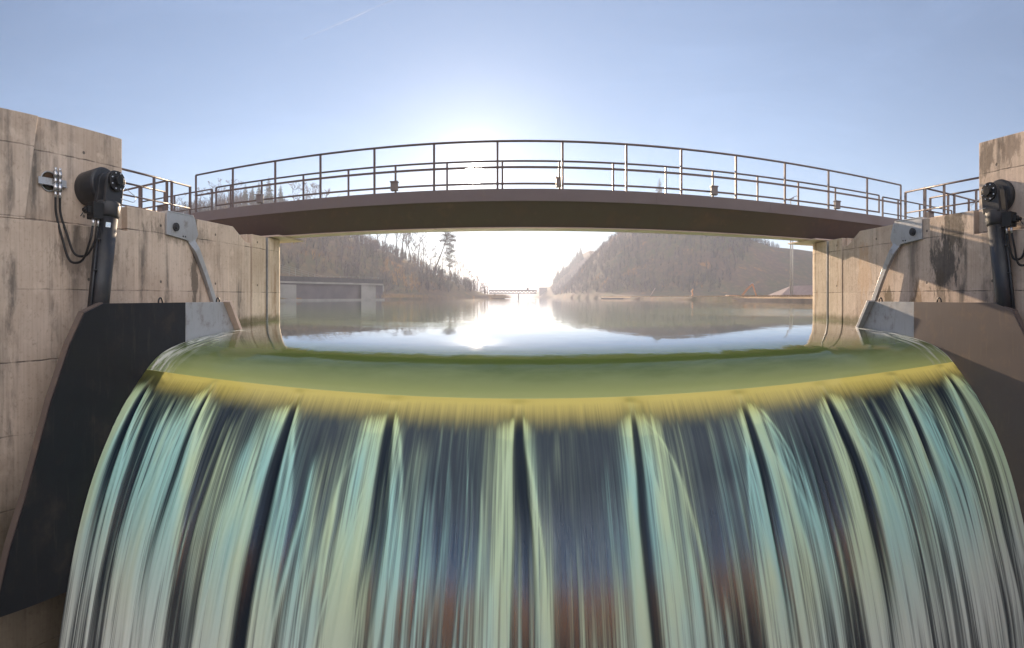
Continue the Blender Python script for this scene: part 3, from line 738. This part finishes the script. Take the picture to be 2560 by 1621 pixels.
FARX = [-9.42+.05] + [-7.69+(-1.42), -7.69, -6.27, -4.86, -3.49, -2.07, -.60, .90, 2.34, 3.80, 5.19, 6.62, 8.04, 9.47, 11.38]
FARX[0:2] = [-9.42, -8.85]
ZT = 4.20
nr = MB()
mb = MB().tube([(NEARX[0], YN+.04, ZT), (NEARX[-1], YN+.04, ZT)], .026, 10); mb.build('top_rail', M['rail'], br)
MB().bar((NEARX[0]+.02, YN+.06, 3.605), (NEARX[-1]-.02, YN+.06, 3.605), .022, .05).build('middle_rail', M['rail'], br)
for x in NEARX: MB().box(x-.024, x+.024, YN+.024, YN+.064, 2.86, ZT-.01).build('post', M['rail'], br)
MB().tube([(FARX[0], YF, ZT), (FARX[-1], YF, ZT)], .026, 10).build('top_rail', M['rail'], br)
MB().bar((FARX[0], YF-.02, 3.60), (FARX[-1], YF-.02, 3.60), .022, .05).build('middle_rail', M['rail'], br)
for i, x in enumerate(FARX):
    MB().box(x-.024, x+.024, YF-.02, YF+.02, 3.07 if 0 < i < len(FARX)-1 else 3.58, ZT-.01).build('post', M['rail'], br)
for x in (-7.69, -3.49, .90, 5.19, 9.47):
    lb = MB().box(x-.10, x+.09, YF-.17, YF-.035, 3.49, 3.74).build('lamp_box', M['boxgrey'], br, .012)
    MB().box(x-.112, x+.102, YF-.185, YF-.022, 3.715, 3.75).build('lid', M['boxgrey'], lb, .006)

def guard_rail(sg, xa, ya0, ya1, xb, yb0, yb1, yc, xc0, xc1, xd0, xd1, label):
    rt = empty('guard_rail', (sg*xa, ya1, 2.29), label, 'railing', 'landing railings beside the bridge')
    def run(p, q, zb, zt, posts, mid=True, end=True):
        p = Vector(p); q = Vector(q)
        MB().tube([(p.x,p.y,zt), (q.x,q.y,zt)], .026, 8).build('top_rail', M['rail'], rt)
        MB().tube([(p.x,p.y,zb+.58), (q.x,q.y,zb+.58)], .02, 8).build('middle_rail', M['rail'], rt)
        for f in posts:
            c = p.lerp(q, f); MB().box(c.x-.025, c.x+.025, c.y-.025, c.y+.025, zb, zt).build('post', M['rail'], rt)
    Z0 = 2.27; Z1 = 3.40
    run((sg*xa, ya0, 0), (sg*xa, ya1, 0), Z0, Z1, (0, .32, .66, .82, 1))
    run((sg*xb, yb0, 0), (sg*xb, yb1, 0), Z0, Z1, (0, .3, .62, 1))
    run((sg*xc0, yc, 0), (sg*xc1, yc, 0), Z0, Z1+.02, (0, .34, .67, 1))
    run((sg*xd0, 12.92, 0), (sg*xd1, 12.92, 0), 3.05, 4.2, (0, .2, .5, 1))
    bx_ = MB().box(sg*(xa+.35)-.09, sg*(xa+.35)+.09, yc+.03, yc+.16, 2.55, 2.85).build('lamp_box', M['boxgrey'], rt, .01)
    # landing slab
    MB().box(*sorted((sg*(xd0-.05), sg*(xd1+.5))), 11.2, 13.0, 2.9, 3.05).build('landing_slab', M['girder'], rt)
guard_rail(-1, 7.78, 5.6, 9.46, 8.68, 7.2, 9.5, 8.68, 7.86, 10.6, 9.68, 13.0, 'dark landing railing on the abutment between the left tower and the bridge')
guard_rail(1, 9.10, 5.2, 9.18, 10.1, 6.9, 9.2, 8.52, 9.13, 11.9, 11.66, 15.5, 'dark landing railing on the abutment between the right tower and the bridge')

# ------------------------------------------------------------------ trees
def tree_arrays(seed, h, levels, spread, taper=.62, nb=(5,4,3), start=.35, lean=(0,0), up=.35):
    """tapered limbs as 4-sided tubes; returns trunk MB and crown MB, base at the origin"""
    r = random.Random(seed); trunk, crown = MB(), MB()
    def limb(p, d, L, rad, lev):
        n = 5 if lev == 0 else (4 if lev == 1 else 3)
        pts = [p]; rads = [rad]; q = p; dd = d
        for i in range(n):
            dd = (dd + Vector((r.uniform(-1,1), r.uniform(-1,1), r.uniform(-.3,1)*up))*(.10 if lev == 0 else .22)).normalized()
            q = q + dd*(L/n); pts.append(q); rads.append(rad*(1-(i+1)/n*.82))
        (trunk if lev == 0 else crown).tube(pts, rads, 5 if lev == 0 else 3, caps=False)
        if lev < levels:
            for k in range(nb[lev] + r.randint(0, 2)):
                f = start + (1-start)*(k+r.random())/(nb[lev]+1) if lev == 0 else .25+.75*r.random()
                f = min(f, .97); i = min(int(f*n), n-1); pp = pts[i].lerp(pts[i+1], f*n-i)
                a = r.uniform(0, 2*math.pi); side = Vector((math.cos(a), math.sin(a), 0))
                nd = (dd*.55 + side*spread + Vector((0,0,.35))).normalized()
                limb(pp, nd, L*r.uniform(.32,.55)*(1.1-f*.45), max(rads[i]*.55, .045), lev+1)
    limb(Vector((0,0,-.3)), Vector((lean[0], lean[1], 1)).normalized(), h, h*.020, 0)
    return trunk, crown

M['bark'] = plain('grey_brown_bark', (.10,.075,.06), .9, (.05,.04,.033), 3)
M['twig'] = plain('brown_bare_twigs', (.115,.075,.055), .9, (.07,.05,.042), .3)
M['needle'] = plain('dark_green_needles', (.035,.055,.026), .8, (.055,.065,.03), 1.2)
M['pine'] = plain('brown_green_pine_needles', (.055,.052,.03), .8, (.085,.06,.035), 1.2)
bank = {}
def bare(key, seed, h, **kw):
    rt = empty('bare_tree', (0,0,0), 'x', 'tree'); a, b = tree_arrays(seed, h, kw.pop('levels', 3), kw.pop('spread', .8), **kw)
    a.build('trunk', M['bark'], rt); b.build('crown', M['twig'], rt); bank[key] = [rt, False]
for k in range(5): bare(('slim', k), 40+k, 10, nb=(9,4,3), start=.30, spread=.55, levels=3)
for k in range(4): bare(('wide', k), 60+k, 9, nb=(8,5,4), start=.22, spread=.95, levels=3)
def spruce(key, seed, h, w_, layers, name='spruce_tree', mat=None):
    r = random.Random(seed); rt = empty(name, (0,0,0), 'x', 'tree')
    MB().tube([(0,0,-.3), (0,0,h*.98)], [h*.018, .02], 6).build('trunk', M['bark'], rt)
    c = MB()
    for i in range(layers):
        f = (i+.5)/layers; z = h*(.10+.90*f); L_ = w_*(1-f)**.8*r.uniform(.75,1.15)+.12
        for k in range(9):
            a = 2*math.pi*k/9 + r.uniform(-.4,.4) + i; l = L_*r.uniform(.6,1.15); d = Vector((math.cos(a), math.sin(a), 0)); s_ = Vector((-d.y, d.x, 0))
            for j in range(3):
                b0 = Vector((0,0,z)) + d*l*(.1+.3*j); e = Vector((0,0,z-.30*l*(.4+.3*j)+r.uniform(-.1,.1))) + d*l*(.45+.3*j)
                ww = l*.22*(1-.25*j)
                c.add([b0-s_*ww*.4, b0+s_*ww*.4, e+s_*ww+Vector((0,0,-.12*l)), e+d*l*.12, e-s_*ww+Vector((0,0,-.12*l))], [(0,1,2),(0,2,3),(0,3,4)])
    c.build('crown', mat or M['needle'], rt); bank[key] = [rt, False]
for k in range(3): spruce(('spruce', k), 80+k, 12, 2.3, 22)
def place(key, x, y, h, label, group, sink=.2, rz=None, dz=0):
    base = bank[key]; rt = base[0]; z = float(height(x, y)) - sink + dz; h0 = base[2] if len(base) > 2 else {'slim':10,'wide':9,'spruce':12}[key[0]]
    rz = rnd.uniform(0, 6.28) if rz is None else rz; sc = h/h0
    if not base[1]:
        rt.location = (x, y, z); rt.rotation_euler = (0,0,rz); rt.scale = (sc,)*3; base[1] = True; rt['label'] = label
        if group: rt['group'] = group
        return rt
    return dup(rt, (x, y, z), rz, sc, label, group)
def polar(px, rr): a = th(px); return rr*math.sin(a), rr*math.cos(a)
# tall bare trees along the crest of the left hill, seen under the bridge
for px, rr, h, kd in ((934,165,11,'slim'),(943,163,11.5,'slim'),(952,166,11,'slim'),(965,164,12,'slim'),(984,165,10.5,'wide'),(997,166,9,'wide'),
                      (1010,164,8.5,'wide'),(1024,165,8,'wide'),(872,166,9,'slim'),(886,165,9,'slim'),(905,166,8.5,'slim'),(822,166,8,'slim'),(842,167,8,'slim'),(974,160,9,'slim')):
    x, y = polar(px, rr); place((kd, rnd.randrange(4)), x, y, h, 'bare leafless tree on the crest of the left hill, seen under the bridge', 'bare trees on the left hill crest')
for px, rr, h, kd in ((1040,165,7,'wide'),(1072,168,7.6,'slim'),(1080,170,7.6,'slim'),(1092,172,6.2,'wide'),(1104,172,5.8,'wide'),(1113,174,5.4,'wide'),(1122,174,5.8,'slim'),(1130,175,5.4,'wide'),(1138,176,4.2,'wide')):
    x, y = polar(px, rr); place((kd, rnd.randrange(4)), x, y, h, 'bare leafless tree low on the left headland, between the leaning pine and the far bridge', 'bare trees on the left headland')
# trees rising above the deck at the left
for px, rr, h, k, lab in ((632,158,10.0,0,'tallest dark spruce rising above the bridge deck at left'),(609,160,8.2,1,'dark spruce just left of the tallest one, above the bridge deck'),
                      (577,156,7.2,2,'small dark spruce standing apart above the left end of the bridge deck'),(660,160,8.6,2,'dark spruce just right of the tallest one, above the bridge deck'),(594,158,6.6,0,'short dark spruce between two others above the left part of the deck')):
    x, y = polar(px, rr); place(('spruce', k), x, y, h, lab, 'spruces above the left part of the deck')
for px, rr, h, kd in ((695,160,10,'wide'),(716,158,10.5,'wide'),(738,160,11,'wide'),(757,158,12,'wide'),(780,160,11,'wide'),(802,160,10,'wide'),(822,162,8,'wide'),
                      (492,150,7,'wide'),(508,150,7.5,'wide'),(525,152,7,'slim'),(540,150,7,'wide'),(556,150,7.5,'wide'),(470,150,6.5,'wide'),(430,140,6,'wide'),(410,140,6,'wide')):
    x, y = polar(px, rr); place((kd, rnd.randrange(4)), x, y, h, 'bare round-crowned tree seen through the railing above the left half of the deck', 'bare trees above the left half of the deck')
# lone conifer above the deck at the right
x, y = polar(1551, 230)
place(('spruce', 1), x, y, 14.2, 'lone dark conifer rising above the right half of the bridge deck', None)
# two bare trees on the right hill's shoulder, conifers of the far right bank
for px, rr, lab in ((1366,262,'smaller bare tree on the far right shore, just left of its taller neighbour'),(1390,262,'taller bare tree on the edge of the right hill, with a fan-shaped crown')):
    x, y = polar(px, rr); place(('wide', 1), x, y, 8 if px > 1380 else 7, lab, 'bare trees on the right hill edge')
for i in range(26):
    px = 1302 + i*2.7 + rnd.uniform(-1,1); x, y = polar(px, 452+rnd.uniform(-8,10)); 
    place(('spruce', i % 3), x, y, rnd.uniform(8,13), 'dark spruce in the distant row on the far right shore', 'distant spruces on the far right shore', dz=.3)
for key_ in list(bank):                                  # patterns that found no place
    if not bank[key_][1]:
        for ch in list(bank[key_][0].children): bpy.data.objects.remove(ch)
        bpy.data.objects.remove(bank[key_][0]); del bank[key_]
# leaning pine
rt = empty('pine_tree', (0,0,0), 'tall pine with a leaning trunk and tufted crown on the left shore', 'tree')
x, y = polar(1013, 152); rt.location = (x, y, float(height(x, y))-.3)
bx0 = Vector((x, y, rt.location.z)); u = Vector((math.cos(th(1013)), -math.sin(th(1013)), 0))
def PT(a, z): return bx0 + u*a + Vector((0,0,z))
MB().tube([PT(0,0), PT(1.6,4.0), PT(3.2,8.0), PT(4.4,11.2), PT(5.0,13.6), PT(5.3,15.8)], [.24,.21,.18,.15,.11,.05], 7).build('trunk', M['bark'], rt)
c = MB(); r_ = random.Random(4)
for (a, z, w_, hh) in ((5.2,16.0,1.0,.5),(5.9,15.4,.9,.4),(4.7,15.3,1.1,.45),(5.5,14.4,1.5,.5),(4.4,14.0,1.2,.4),(6.6,13.6,1.3,.45),(5.2,13.0,1.5,.5),(3.6,12.4,1.2,.4),(6.0,12.2,1.5,.5),(7.2,12.3,.9,.35),(5.0,11.2,1.3,.45),
                     (6.4,10.8,1.3,.5),(5.6,9.8,1.4,.5),(6.6,9.0,1.1,.4),(5.4,8.4,1.3,.5),(6.2,7.4,1.5,.6),(5.6,6.4,1.4,.6),(6.6,5.6,1.3,.6),(5.9,4.6,1.2,.6)):
    cc = PT(a, z) + Vector((0, r_.uniform(-.8,.8), 0))
    c.tube([PT(4.6, z-.6) if z > 8 else PT(5.8, 3), cc], [.05,.02], 3, caps=False)
    for k in range(150):
        d = Vector((r_.gauss(0,.5), r_.gauss(0,.5), r_.gauss(0,.42)*hh/w_*1.6))*w_
        q = cc + d; s_ = Vector((r_.uniform(-1,1), r_.uniform(-1,1), r_.uniform(-.3,.6))).normalized()*.34; t2 = Vector((r_.uniform(-1,1), r_.uniform(-1,1), r_.uniform(-.6,.6))).normalized()*.2
        c.add([q-s_, q+t2, q+s_], [(0,1,2)])
c.build('crown', M['pine'], rt)

# woodland on the slopes: thousands of bare stems read as one mass
def woodland(name, pts, seed, mat, hmin, hmax, sticks=26):
    r = np.random.default_rng(seed); n = len(pts); H = r.uniform(hmin, hmax, n)
    V = []
    base = np.array(pts)
    for k in range(sticks):
        a = r.uniform(0, 2*np.pi, n)
        if k == 0:
            p0 = base.copy(); p1 = base + np.stack([r.normal(0,.06,n)*H, r.normal(0,.06,n)*H, H*.9], -1)
        else:
            cz = r.uniform(-1, 1, n); rr_ = np.sqrt(1-cz**2)*r.uniform(.5, 1.1, n)
            p1 = base + np.stack([np.cos(a)*rr_*H*.30, np.sin(a)*rr_*H*.30, H*(.62+.38*cz)], -1)
            p0 = base + np.stack([0*H, 0*H, np.maximum(H*.12, (p1-base)[:,2]-H*r.uniform(.18,.5,n))], -1)
        b = r.uniform(0, 2*np.pi, n); wd = (H*.014 if k == 0 else H*.016)
        s_ = np.stack([np.cos(b), np.sin(b), 0*b], -1)*wd[:,None]
        V += [p0-s_, p0+s_, p1]
    V = np.stack(V, 1).reshape(-1, 3)
    F = np.arange(len(V)).reshape(-1, 3)
    return tag(obj(name, np_mesh(name, V, F, mat, False)), kind='stuff')
t = NT('winter_woodland'); p = t.pos(); n1 = t.noise(p, .09, 5, .6); n2 = t.noise(p, .6, 5, .6)
c = t.mix(t.ramp(n1, .35, .65), (.115,.085,.085), (.085,.080,.065)); c = t.mix(t.ramp(t.noise(t.map(p,(1,1,1),(31,7,2)), .07, 4), .58, .68), c, (.34,.19,.07))
c = t.mix(t.math('MULTIPLY', t.ramp(n2, .45, .7), .5), c, (.07,.05,.045))
M['wood'] = t.done(t.pbr(Base_Color=c, Roughness=.95, Specular_IOR_Level=.1))
r_ = np.random.default_rng(3)
def scatter(n, x0, x1, y0, y1, cond):
    x = r_.uniform(x0, x1, n); y = r_.uniform(y0, y1, n); z = height(x, y); k = cond(x, y, z)
    return np.stack([x, y, z-.2], -1)[k]
woodland('woodland', scatter(5200, -150, -6, 84, 215, lambda x, y, z: (XL(y)-x > 3.5) & (z > 1.4) & ((x > -118)) & ~((y < 112) & (x > -62) & (z < 6))), 1, M['wood'], 2.6, 5.2).name
woodland('woodland', scatter(9500, 22, 135, 150, 420, lambda x, y, z: (x-XR(y) > 1.0) & (z > 2.0) & (x < 60 + (y-150)*.9)), 2, M['wood'], 2.4, 5.0)
t = NT('autumn_woodland'); p = t.pos()
c = t.mix(t.ramp(t.noise(p, .08, 5), .35, .65), (.62,.30,.10), (.40,.20,.08)); c = t.mix(t.ramp(t.noise(p, .2, 4), .55, .65), c, (.05,.06,.025))
M['autumn'] = t.done(t.pbr(Base_Color=c, Roughness=.95, Specular_IOR_Level=.1))
woodland('woodland', scatter(3500, -150, 150, -170, -52, lambda x, y, z: (z > -3)), 3, M['autumn'], 6, 12, 30)

# ------------------------------------------------------------------ left shore: low concrete building, hut wall, terrace fence, reeds
def RP(px, rr, z): x, y = polar(px, rr); return Vector((x, y, z))
M['shore_conc'] = plain('shore_concrete', (.10,.085,.095), .9, (.065,.06,.07), .5)
M['pale_wall'] = plain('pale_render', (.21,.20,.185), .85, (.15,.145,.135), .4)
M['roofdark'] = plain('dark_flat_roof', (.05,.045,.05), .8)
def slab(mb, pts_xy, z0, z1):
    return mb.prism([(p.x, p.y) for p in pts_xy], 'z', z0, z1)
lb = empty('boathouse', tuple(RP(780, 92, 0)), 'long low concrete boathouse with a dark flat roof on the left shore', 'building')
F0, F1 = RP(640, 82, 0), RP(900, 100, 0); back = Vector((-8, 12, 0))
slab(MB(), [F0, F1, F1+back, F0+back], -1, 3.0).build('wall', M['shore_conc'], lb)
o1 = Vector((.4,-.8,0))
slab(MB(), [F0+o1, F1+o1, F1+back, F0+back], 3.004, 3.32).build('roof_edge', M['pale_wall'], lb)
slab(MB(), [F0+o1*.5, F1+o1*.5, F1+back, F0+back], 3.324, 4.2).build('roof', M['roofdark'], lb)
a = RP(650, 80.5, 0); b = RP(697, 83.5, 0)
slab(MB(), [a, b, b+back*.05, a+back*.05], -1, 2.75).build('annex_wall', M['pale_wall'], lb)
m = MB(); v = []; f = []
for i, s_ in enumerate(np.linspace(0, 1, 9)):
    p = RP(852+50*s_, 95+6*s_, 0); tp = 3.0; lo = -.5 + 2.4*s_**3
    v += [(p.x, p.y-.6, lo), (p.x, p.y-.6, tp), (p.x, p.y+.3, tp), (p.x, p.y+.3, lo)]
    if i: q = 4*(i-1); f += [(q+k, q+(k+1)%4, q+4+(k+1)%4, q+4+k) for k in range(4)]
f += [(3,2,1,0), (32,33,34,35)]
m.add(v, f).build('wing_wall', M['pale_wall'], lb)
quay = MB(); slab(quay, [RP(636,77,0), RP(905,98,0), RP(905,100.5,0), RP(636,79.5,0)], -1, .28)
tag(quay.build('quay_edge', M['pale_wall'], None, root_loc=tuple(RP(770,88,0))), 'pale concrete quay edge along the waterline in front of the boathouse', 'quay')
fe = empty('terrace_fence', tuple(RP(760, 112, 4)), 'pale wire fence on the slope above the boathouse roof', 'fence')
fp = []
for i in range(17):
    px = 650 + i*15; rr = 108 + i*.9; x, y = polar(px, rr); z = max(float(height(x, y)), 3.6); fp.append(Vector((x, y, z)))
fl_ = fe.location; pm = MB().box(fl_.x-.05, fl_.x+.05, fl_.y-.05, fl_.y+.05, fl_.z, fl_.z+2.0).build('post', M['pale_wall'], fe); pm.location = fp[0]-fe.location
for q in fp[1:]:
    c = pm.copy(); COL.objects.link(c); c.parent = fe; c.location = q-fe.location
for zz in (.5, 1.0, 1.5, 1.95):
    MB().tube([q+Vector((0,0,zz)) for q in fp], .035, 4, caps=False).build('wire', M['pale_wall'], fe)
M['reed'] = plain('dry_reeds', (.30,.19,.09), .9, (.17,.11,.06), 2)
def reeds(name, pts, n, h, seed, spread=1.0):
    r = np.random.default_rng(seed); P = np.array(pts); k = r.integers(0, len(P)-1, n); u = r.random(n)[:,None]
    b = P[k]*(1-u)+P[k+1]*u + np.stack([r.normal(0,spread,n), r.normal(0,spread,n), np.zeros(n)], -1)
    a = r.uniform(0, 6.28, n); H = r.uniform(.5, 1, n)*h; s_ = np.stack([np.cos(a)*.05, np.sin(a)*.05, 0*a], -1)
    tip = b + np.stack([r.normal(0,.12,n), r.normal(0,.12,n), H], -1)
    V = np.stack([b-s_, b+s_, tip], 1).reshape(-1, 3)
    return tag(obj(name, np_mesh(name, V, np.arange(3*n).reshape(-1,3), M['reed'], False)), kind='stuff')
mb = MB(); slab(mb, [RP(1150,168,0), RP(1187,173,0), RP(1187,182,0), RP(1150,182,0)], -1, .25)
tag(mb.build('reed_bank', M['ground'], None), kind='structure')
reeds('reeds', [tuple(RP(1150,171,.2)), tuple(RP(1187,175,.2))], 1600, 1.7, 4, .9)
reeds('shore_grass', [tuple(RP(905,99,.5)), tuple(RP(960,122,.5)), tuple(RP(1050,158,.5)), tuple(RP(1150,176,.5))], 2500, 1.1, 6, 1.2)

# ------------------------------------------------------------------ far end: truss bridge, shore house
tb = empty('railway_bridge', tuple(RP(1205, 330, 1)), 'distant dark truss bridge crossing the far end of the reservoir', 'bridge')
M['far_steel'] = plain('far_bridge_steel', (.06,.055,.06), .7)
A0, A1 = RP(1150, 330, 0), RP(1262, 330, 0)
mb = MB(); mb.bar(A0+Vector((0,0,5.0)), A1+Vector((0,0,5.0)), 2.4, 1.0); mb.build('deck', M['far_steel'], tb)
mb = MB(); mb.bar(A0+Vector((0,0,3.1)), A1+Vector((0,0,3.1)), .6, .6); n = 13
for i in range(n):
    p, q = A0.lerp(A1, i/n), A0.lerp(A1, (i+1)/n); mid = p.lerp(q, .5)
    mb.bar(p+Vector((0,0,4.8)), mid+Vector((0,0,3.1)), .5, .5); mb.bar(mid+Vector((0,0,3.1)), q+Vector((0,0,4.8)), .5, .5)
mb.build('truss', M['far_steel'], tb)
for f in (.12, .62):
    p = A0.lerp(A1, f); MB().box(p.x-.6, p.x+.6, p.y-1, p.y+1, -3, 3.0).build('pier', M['shore_conc'], tb)
for f in (.3, .62):
    p = A0.lerp(A1, f); MB().tube([p+Vector((0,0,5)), p+Vector((0,0,10))], .08, 5).build('mast', M['far_steel'], tb)
p = A0.lerp(A1, .81); MB().box(p.x-.7, p.x+.7, p.y-1, p.y+1, 5.28, 7.0).build('signal_cabin', M['far_steel'], tb)
hs = empty('shore_house', tuple(RP(1276, 440, 3)), 'small grey flat-topped house on the far right shore beside the truss bridge', 'house')
p = RP(1277, 440, 0); MB().box(p.x-3.5, p.x+3.5, p.y-4, p.y+4, -1, 8.6).build('wall', M['shore_conc'], hs); MB().box(p.x-3.9, p.x+3.9, p.y-4.4, p.y+4.4, 8.604, 9.3).build('roof', M['roofdark'], hs)

# ------------------------------------------------------------------ right shore: embankment, excavator, mast, roof, stakes
M['drygrass'] = plain('dry_grass_bank', (.55,.36,.20), .95, (.40,.27,.14), 1.2)
M['bankwall'] = plain('dark_bank_wall', (.12,.085,.07), .9, (.08,.06,.055), .6)
E = [RP(1414,176,0), RP(1500,140,0), RP(1620,104,0), RP(1740,78,0), RP(1850,62,0), RP(1990,50,0)]
mb = MB(); v = []; f = []
for i, p in enumerate(E):
    d = Vector((p.x, p.y, 0)).normalized(); q = p + d*7
    v += [(p.x,p.y,-1),(p.x,p.y,.42),(q.x,q.y,.62),(q.x,q.y,-1)]
    if i: b = 4*(i-1); f += [(b+k, b+(k+1)%4, b+4+(k+1)%4, b+4+k) for k in range(4)]
mb.add(v, f+[(3,2,1,0),(20,21,22,23)]).build('x', M['bankwall'], None)
o = COL.objects['x']; o.name = 'embankment_wall'; tag(o, 'dark low embankment wall along the right shore', 'embankment')
mb = MB(); v = []; f = []
for i, p in enumerate(E):
    d = Vector((p.x, p.y, 0)).normalized(); a, b_, c = p+d*.3, p+d*2.5, p+d*7.5
    v += [(a.x,a.y,.425),(b_.x,b_.y,.78),(c.x,c.y,.80)]
    if i: b = 3*(i-1); f += [(b,b+1,b+4,b+3),(b+1,b+2,b+5,b+4)]
mb.add(v, f); o = mb.build('grass_strip', M['drygrass'], None); tag(o, kind='structure')
reeds('dry_grass', [tuple(p+Vector((p.x,p.y,0)).normalized()*2+Vector((0,0,.66))) for p in E], 5000, .30, 9, .9)
M['orange'] = paint('faded_orange_excavator', (.50,.21,.07), .5, dirt=(.2,.11,.06), amt=.4, scale=2)
ex = empty('excavator', tuple(RP(1768, 96, .7)), 'orange excavator arm folded in an upright A behind the right embankment', 'excavator')
def EP(a, z, dy=0): 
    p = RP(1768, 96, 0); uu = Vector((math.cos(th(1768)), -math.sin(th(1768)), 0)); return p + uu*a + Vector((0, dy, z))
mb = MB(); mb.bar(EP(-1.9,.9), EP(-.9,2.2), .3, .42); mb.bar(EP(-.9,2.15), EP(.15,3.2), .3, .36); mb.build('boom', M['orange'], ex)
MB().bar(EP(.1,3.25), EP(.85,.95), .26, .32).build('stick', M['orange'], ex)
MB().tube([EP(-.5,2.95), EP(.05,3.45), EP(.45,3.1)], .06, 6).build('ram', M['galv'], ex)
MB().prism([(EP(.55,0).x, .95),(EP(1.15,0).x,1.0),(EP(1.2,0).x,.62),(EP(.7,0).x,.55)], 'y', EP(0,0).y-.4, EP(0,0).y+.4).build('bucket', M['bankwall'], ex)
mb = MB(); p = EP(-3.2, 0); mb.box(p.x-1.3, p.x+1.0, p.y+.2, p.y+2.2, .35, 1.0); mb.build('body', M['orange'], ex, .05)
for dy in (0, 1.9): MB().box(p.x-1.6, p.x+1.4, p.y+dy, p.y+dy+.45, -.2, .34).build('track', M['rubber'], ex, .1)
ml = empty('lamp_mast', tuple(RP(1861, 72, .5)), 'tall slim pole lamp on the right shore, its lamp head showing above the deck', 'lamp mast')
M['mast'] = paint('pale_mast', (.42,.40,.36), .6, amt=.3)
p = RP(1861, 72, 0); MB().tube([p+Vector((-.12,0,0)), p+Vector((-.12,0,15.0))], [.13,.08], 8).build('pole', M['mast'], ml); MB().tube([p+Vector((.22,0,0)), p+Vector((.22,0,9.5))], .09, 8).build('stay_pole', M['mast'], ml)
for k in range(14): pass
mb = MB(); mb.tube([p+Vector((-.12,0,14.9)), p+Vector((.1,0,15.3)), p+Vector((.9,0,15.7)), p+Vector((1.2,0,15.5))], .05, 6); mb.bar(p+Vector((-.55,0,15.0)), p+Vector((.4,0,15.3)), .25, .14); mb.build('lamp_head', M['rail'], ml)
hs = empty('house', tuple(RP(1905, 78, 0)), 'house with a broad purple grey roof behind the right embankment, beside the pier', 'house')
M['roofp'] = plain('purple_grey_roof', (.20,.15,.155), .8, (.16,.12,.125), .8)
a, b = RP(1835, 80, 0), RP(2010, 70, 0); n_ = Vector((.25,1,0)).normalized()*5; 
mb = MB(); v = [a+Vector((0,0,.8)), b+Vector((0,0,.8)), b+n_+Vector((0,0,2.5)), a.lerp(b,.3)+n_+Vector((0,0,2.5)), b+n_*2+Vector((0,0,.8)), a+n_*2+Vector((0,0,.8))]
mb.add(v, [(0,1,2,3),(3,2,4,5),(0,3,5),(1,4,2),(0,5,4,1)]).build('roof', M['roofp'], hs)
slab(MB(), [a.lerp(b,.04)+n_*.1, b+n_*.1, b+n_*1.9, a.lerp(b,.04)+n_*1.9], -.5, .79).build('wall', M['pale_wall'], hs)
mb = MB().tube([RP(1528,128,.7), RP(1541,128,3.0)], .07, 6); tag(mb.build('leaning_pole', M['tan_lit'], None, root_loc=tuple(RP(1528,128,.7))), 'pale pole leaning over the right embankment', 'pole')
mb = MB().tube([RP(1626,108,.7), RP(1629,108,1.2), RP(1627,108,1.9), RP(1630,108,2.5)], [.22,.16,.20,.06], 7); tag(mb.build('tree_stump', M['orange'], None, root_loc=tuple(RP(1626,108,.7))), 'short weathered orange stump standing on the right embankment', 'stump')
mb = MB().tube([RP(1472,210,2), RP(1472,210,13)], .10, 6); tag(mb.build('thin_mast', M['mast'], None, root_loc=tuple(RP(1472,210,1))), 'thin pale mast in front of the steep end of the right hill', 'mast')

# ------------------------------------------------------------------ contrail, outside the haze
t = NT('contrail_ice'); d_ = t.n('ShaderNodeBsdfDiffuse'); d_.inputs['Color'].default_value = (.9,.92,1,1); tp = t.n('ShaderNodeBsdfTransparent')
lwt = t.n('ShaderNodeLayerWeight'); lwt.inputs['Blend'].default_value = .5
den = t.math('MULTIPLY', t.ramp(lwt.outputs['Facing'], .2, 1, .13, 0), t.ramp(t.noise(t.map(t.pos(), (.006,.006,.006)), 1, 5), .3, .6, .4, 1))
M['contrail'] = t.done(t.mixs(den, tp.outputs[0], d_.outputs[0]))
def DP(px, py, r): a = th(px); return Vector((r*math.sin(a), r*math.cos(a), CAMZ + r*(699-py)/1145))
mb = MB().tube([DP(715,92,3000), DP(830,42,3050), DP(935,-6,3100)], [5, 8, 6], 12)
tag(mb.build('contrail', M['contrail'], None, root_loc=tuple(DP(830,42,3050))), 'thin faint white vapour trail high in the blue sky', 'contrail')

# ------------------------------------------------------------------ air
t = NT('haze_air'); pvn = t.n('ShaderNodeVolumePrincipled'); pvn.inputs['Color'].default_value = (.76,.82,1,1); pvn.inputs['Density'].default_value = .0010; pvn.inputs['Anisotropy'].default_value = .3
t.t.links.new(pvn.outputs[0], t.out.inputs['Volume'])
hz = MB().box(-1600, 1600, -320, 2500, -9.5, 64).build('haze', t.m, None); tag(hz, kind='stuff'); hz.location = (0,0,0)

# ------------------------------------------------------------------ render settings
SC.view_settings.view_transform = 'Standard'; SC.view_settings.look = 'None'; SC.view_settings.gamma = 1; SC.view_settings.use_curve_mapping = False
SC.view_settings.exposure = 1.12
SC.cycles.use_denoising = True
SC.cycles.max_bounces = 8; SC.cycles.diffuse_bounces = 3; SC.cycles.glossy_bounces = 4; SC.cycles.transparent_max_bounces = 8; SC.cycles.volume_bounces = 1
SC.cycles.sample_clamp_indirect = 8; SC.cycles.caustics_reflective = True; SC.cycles.blur_glossy = .5
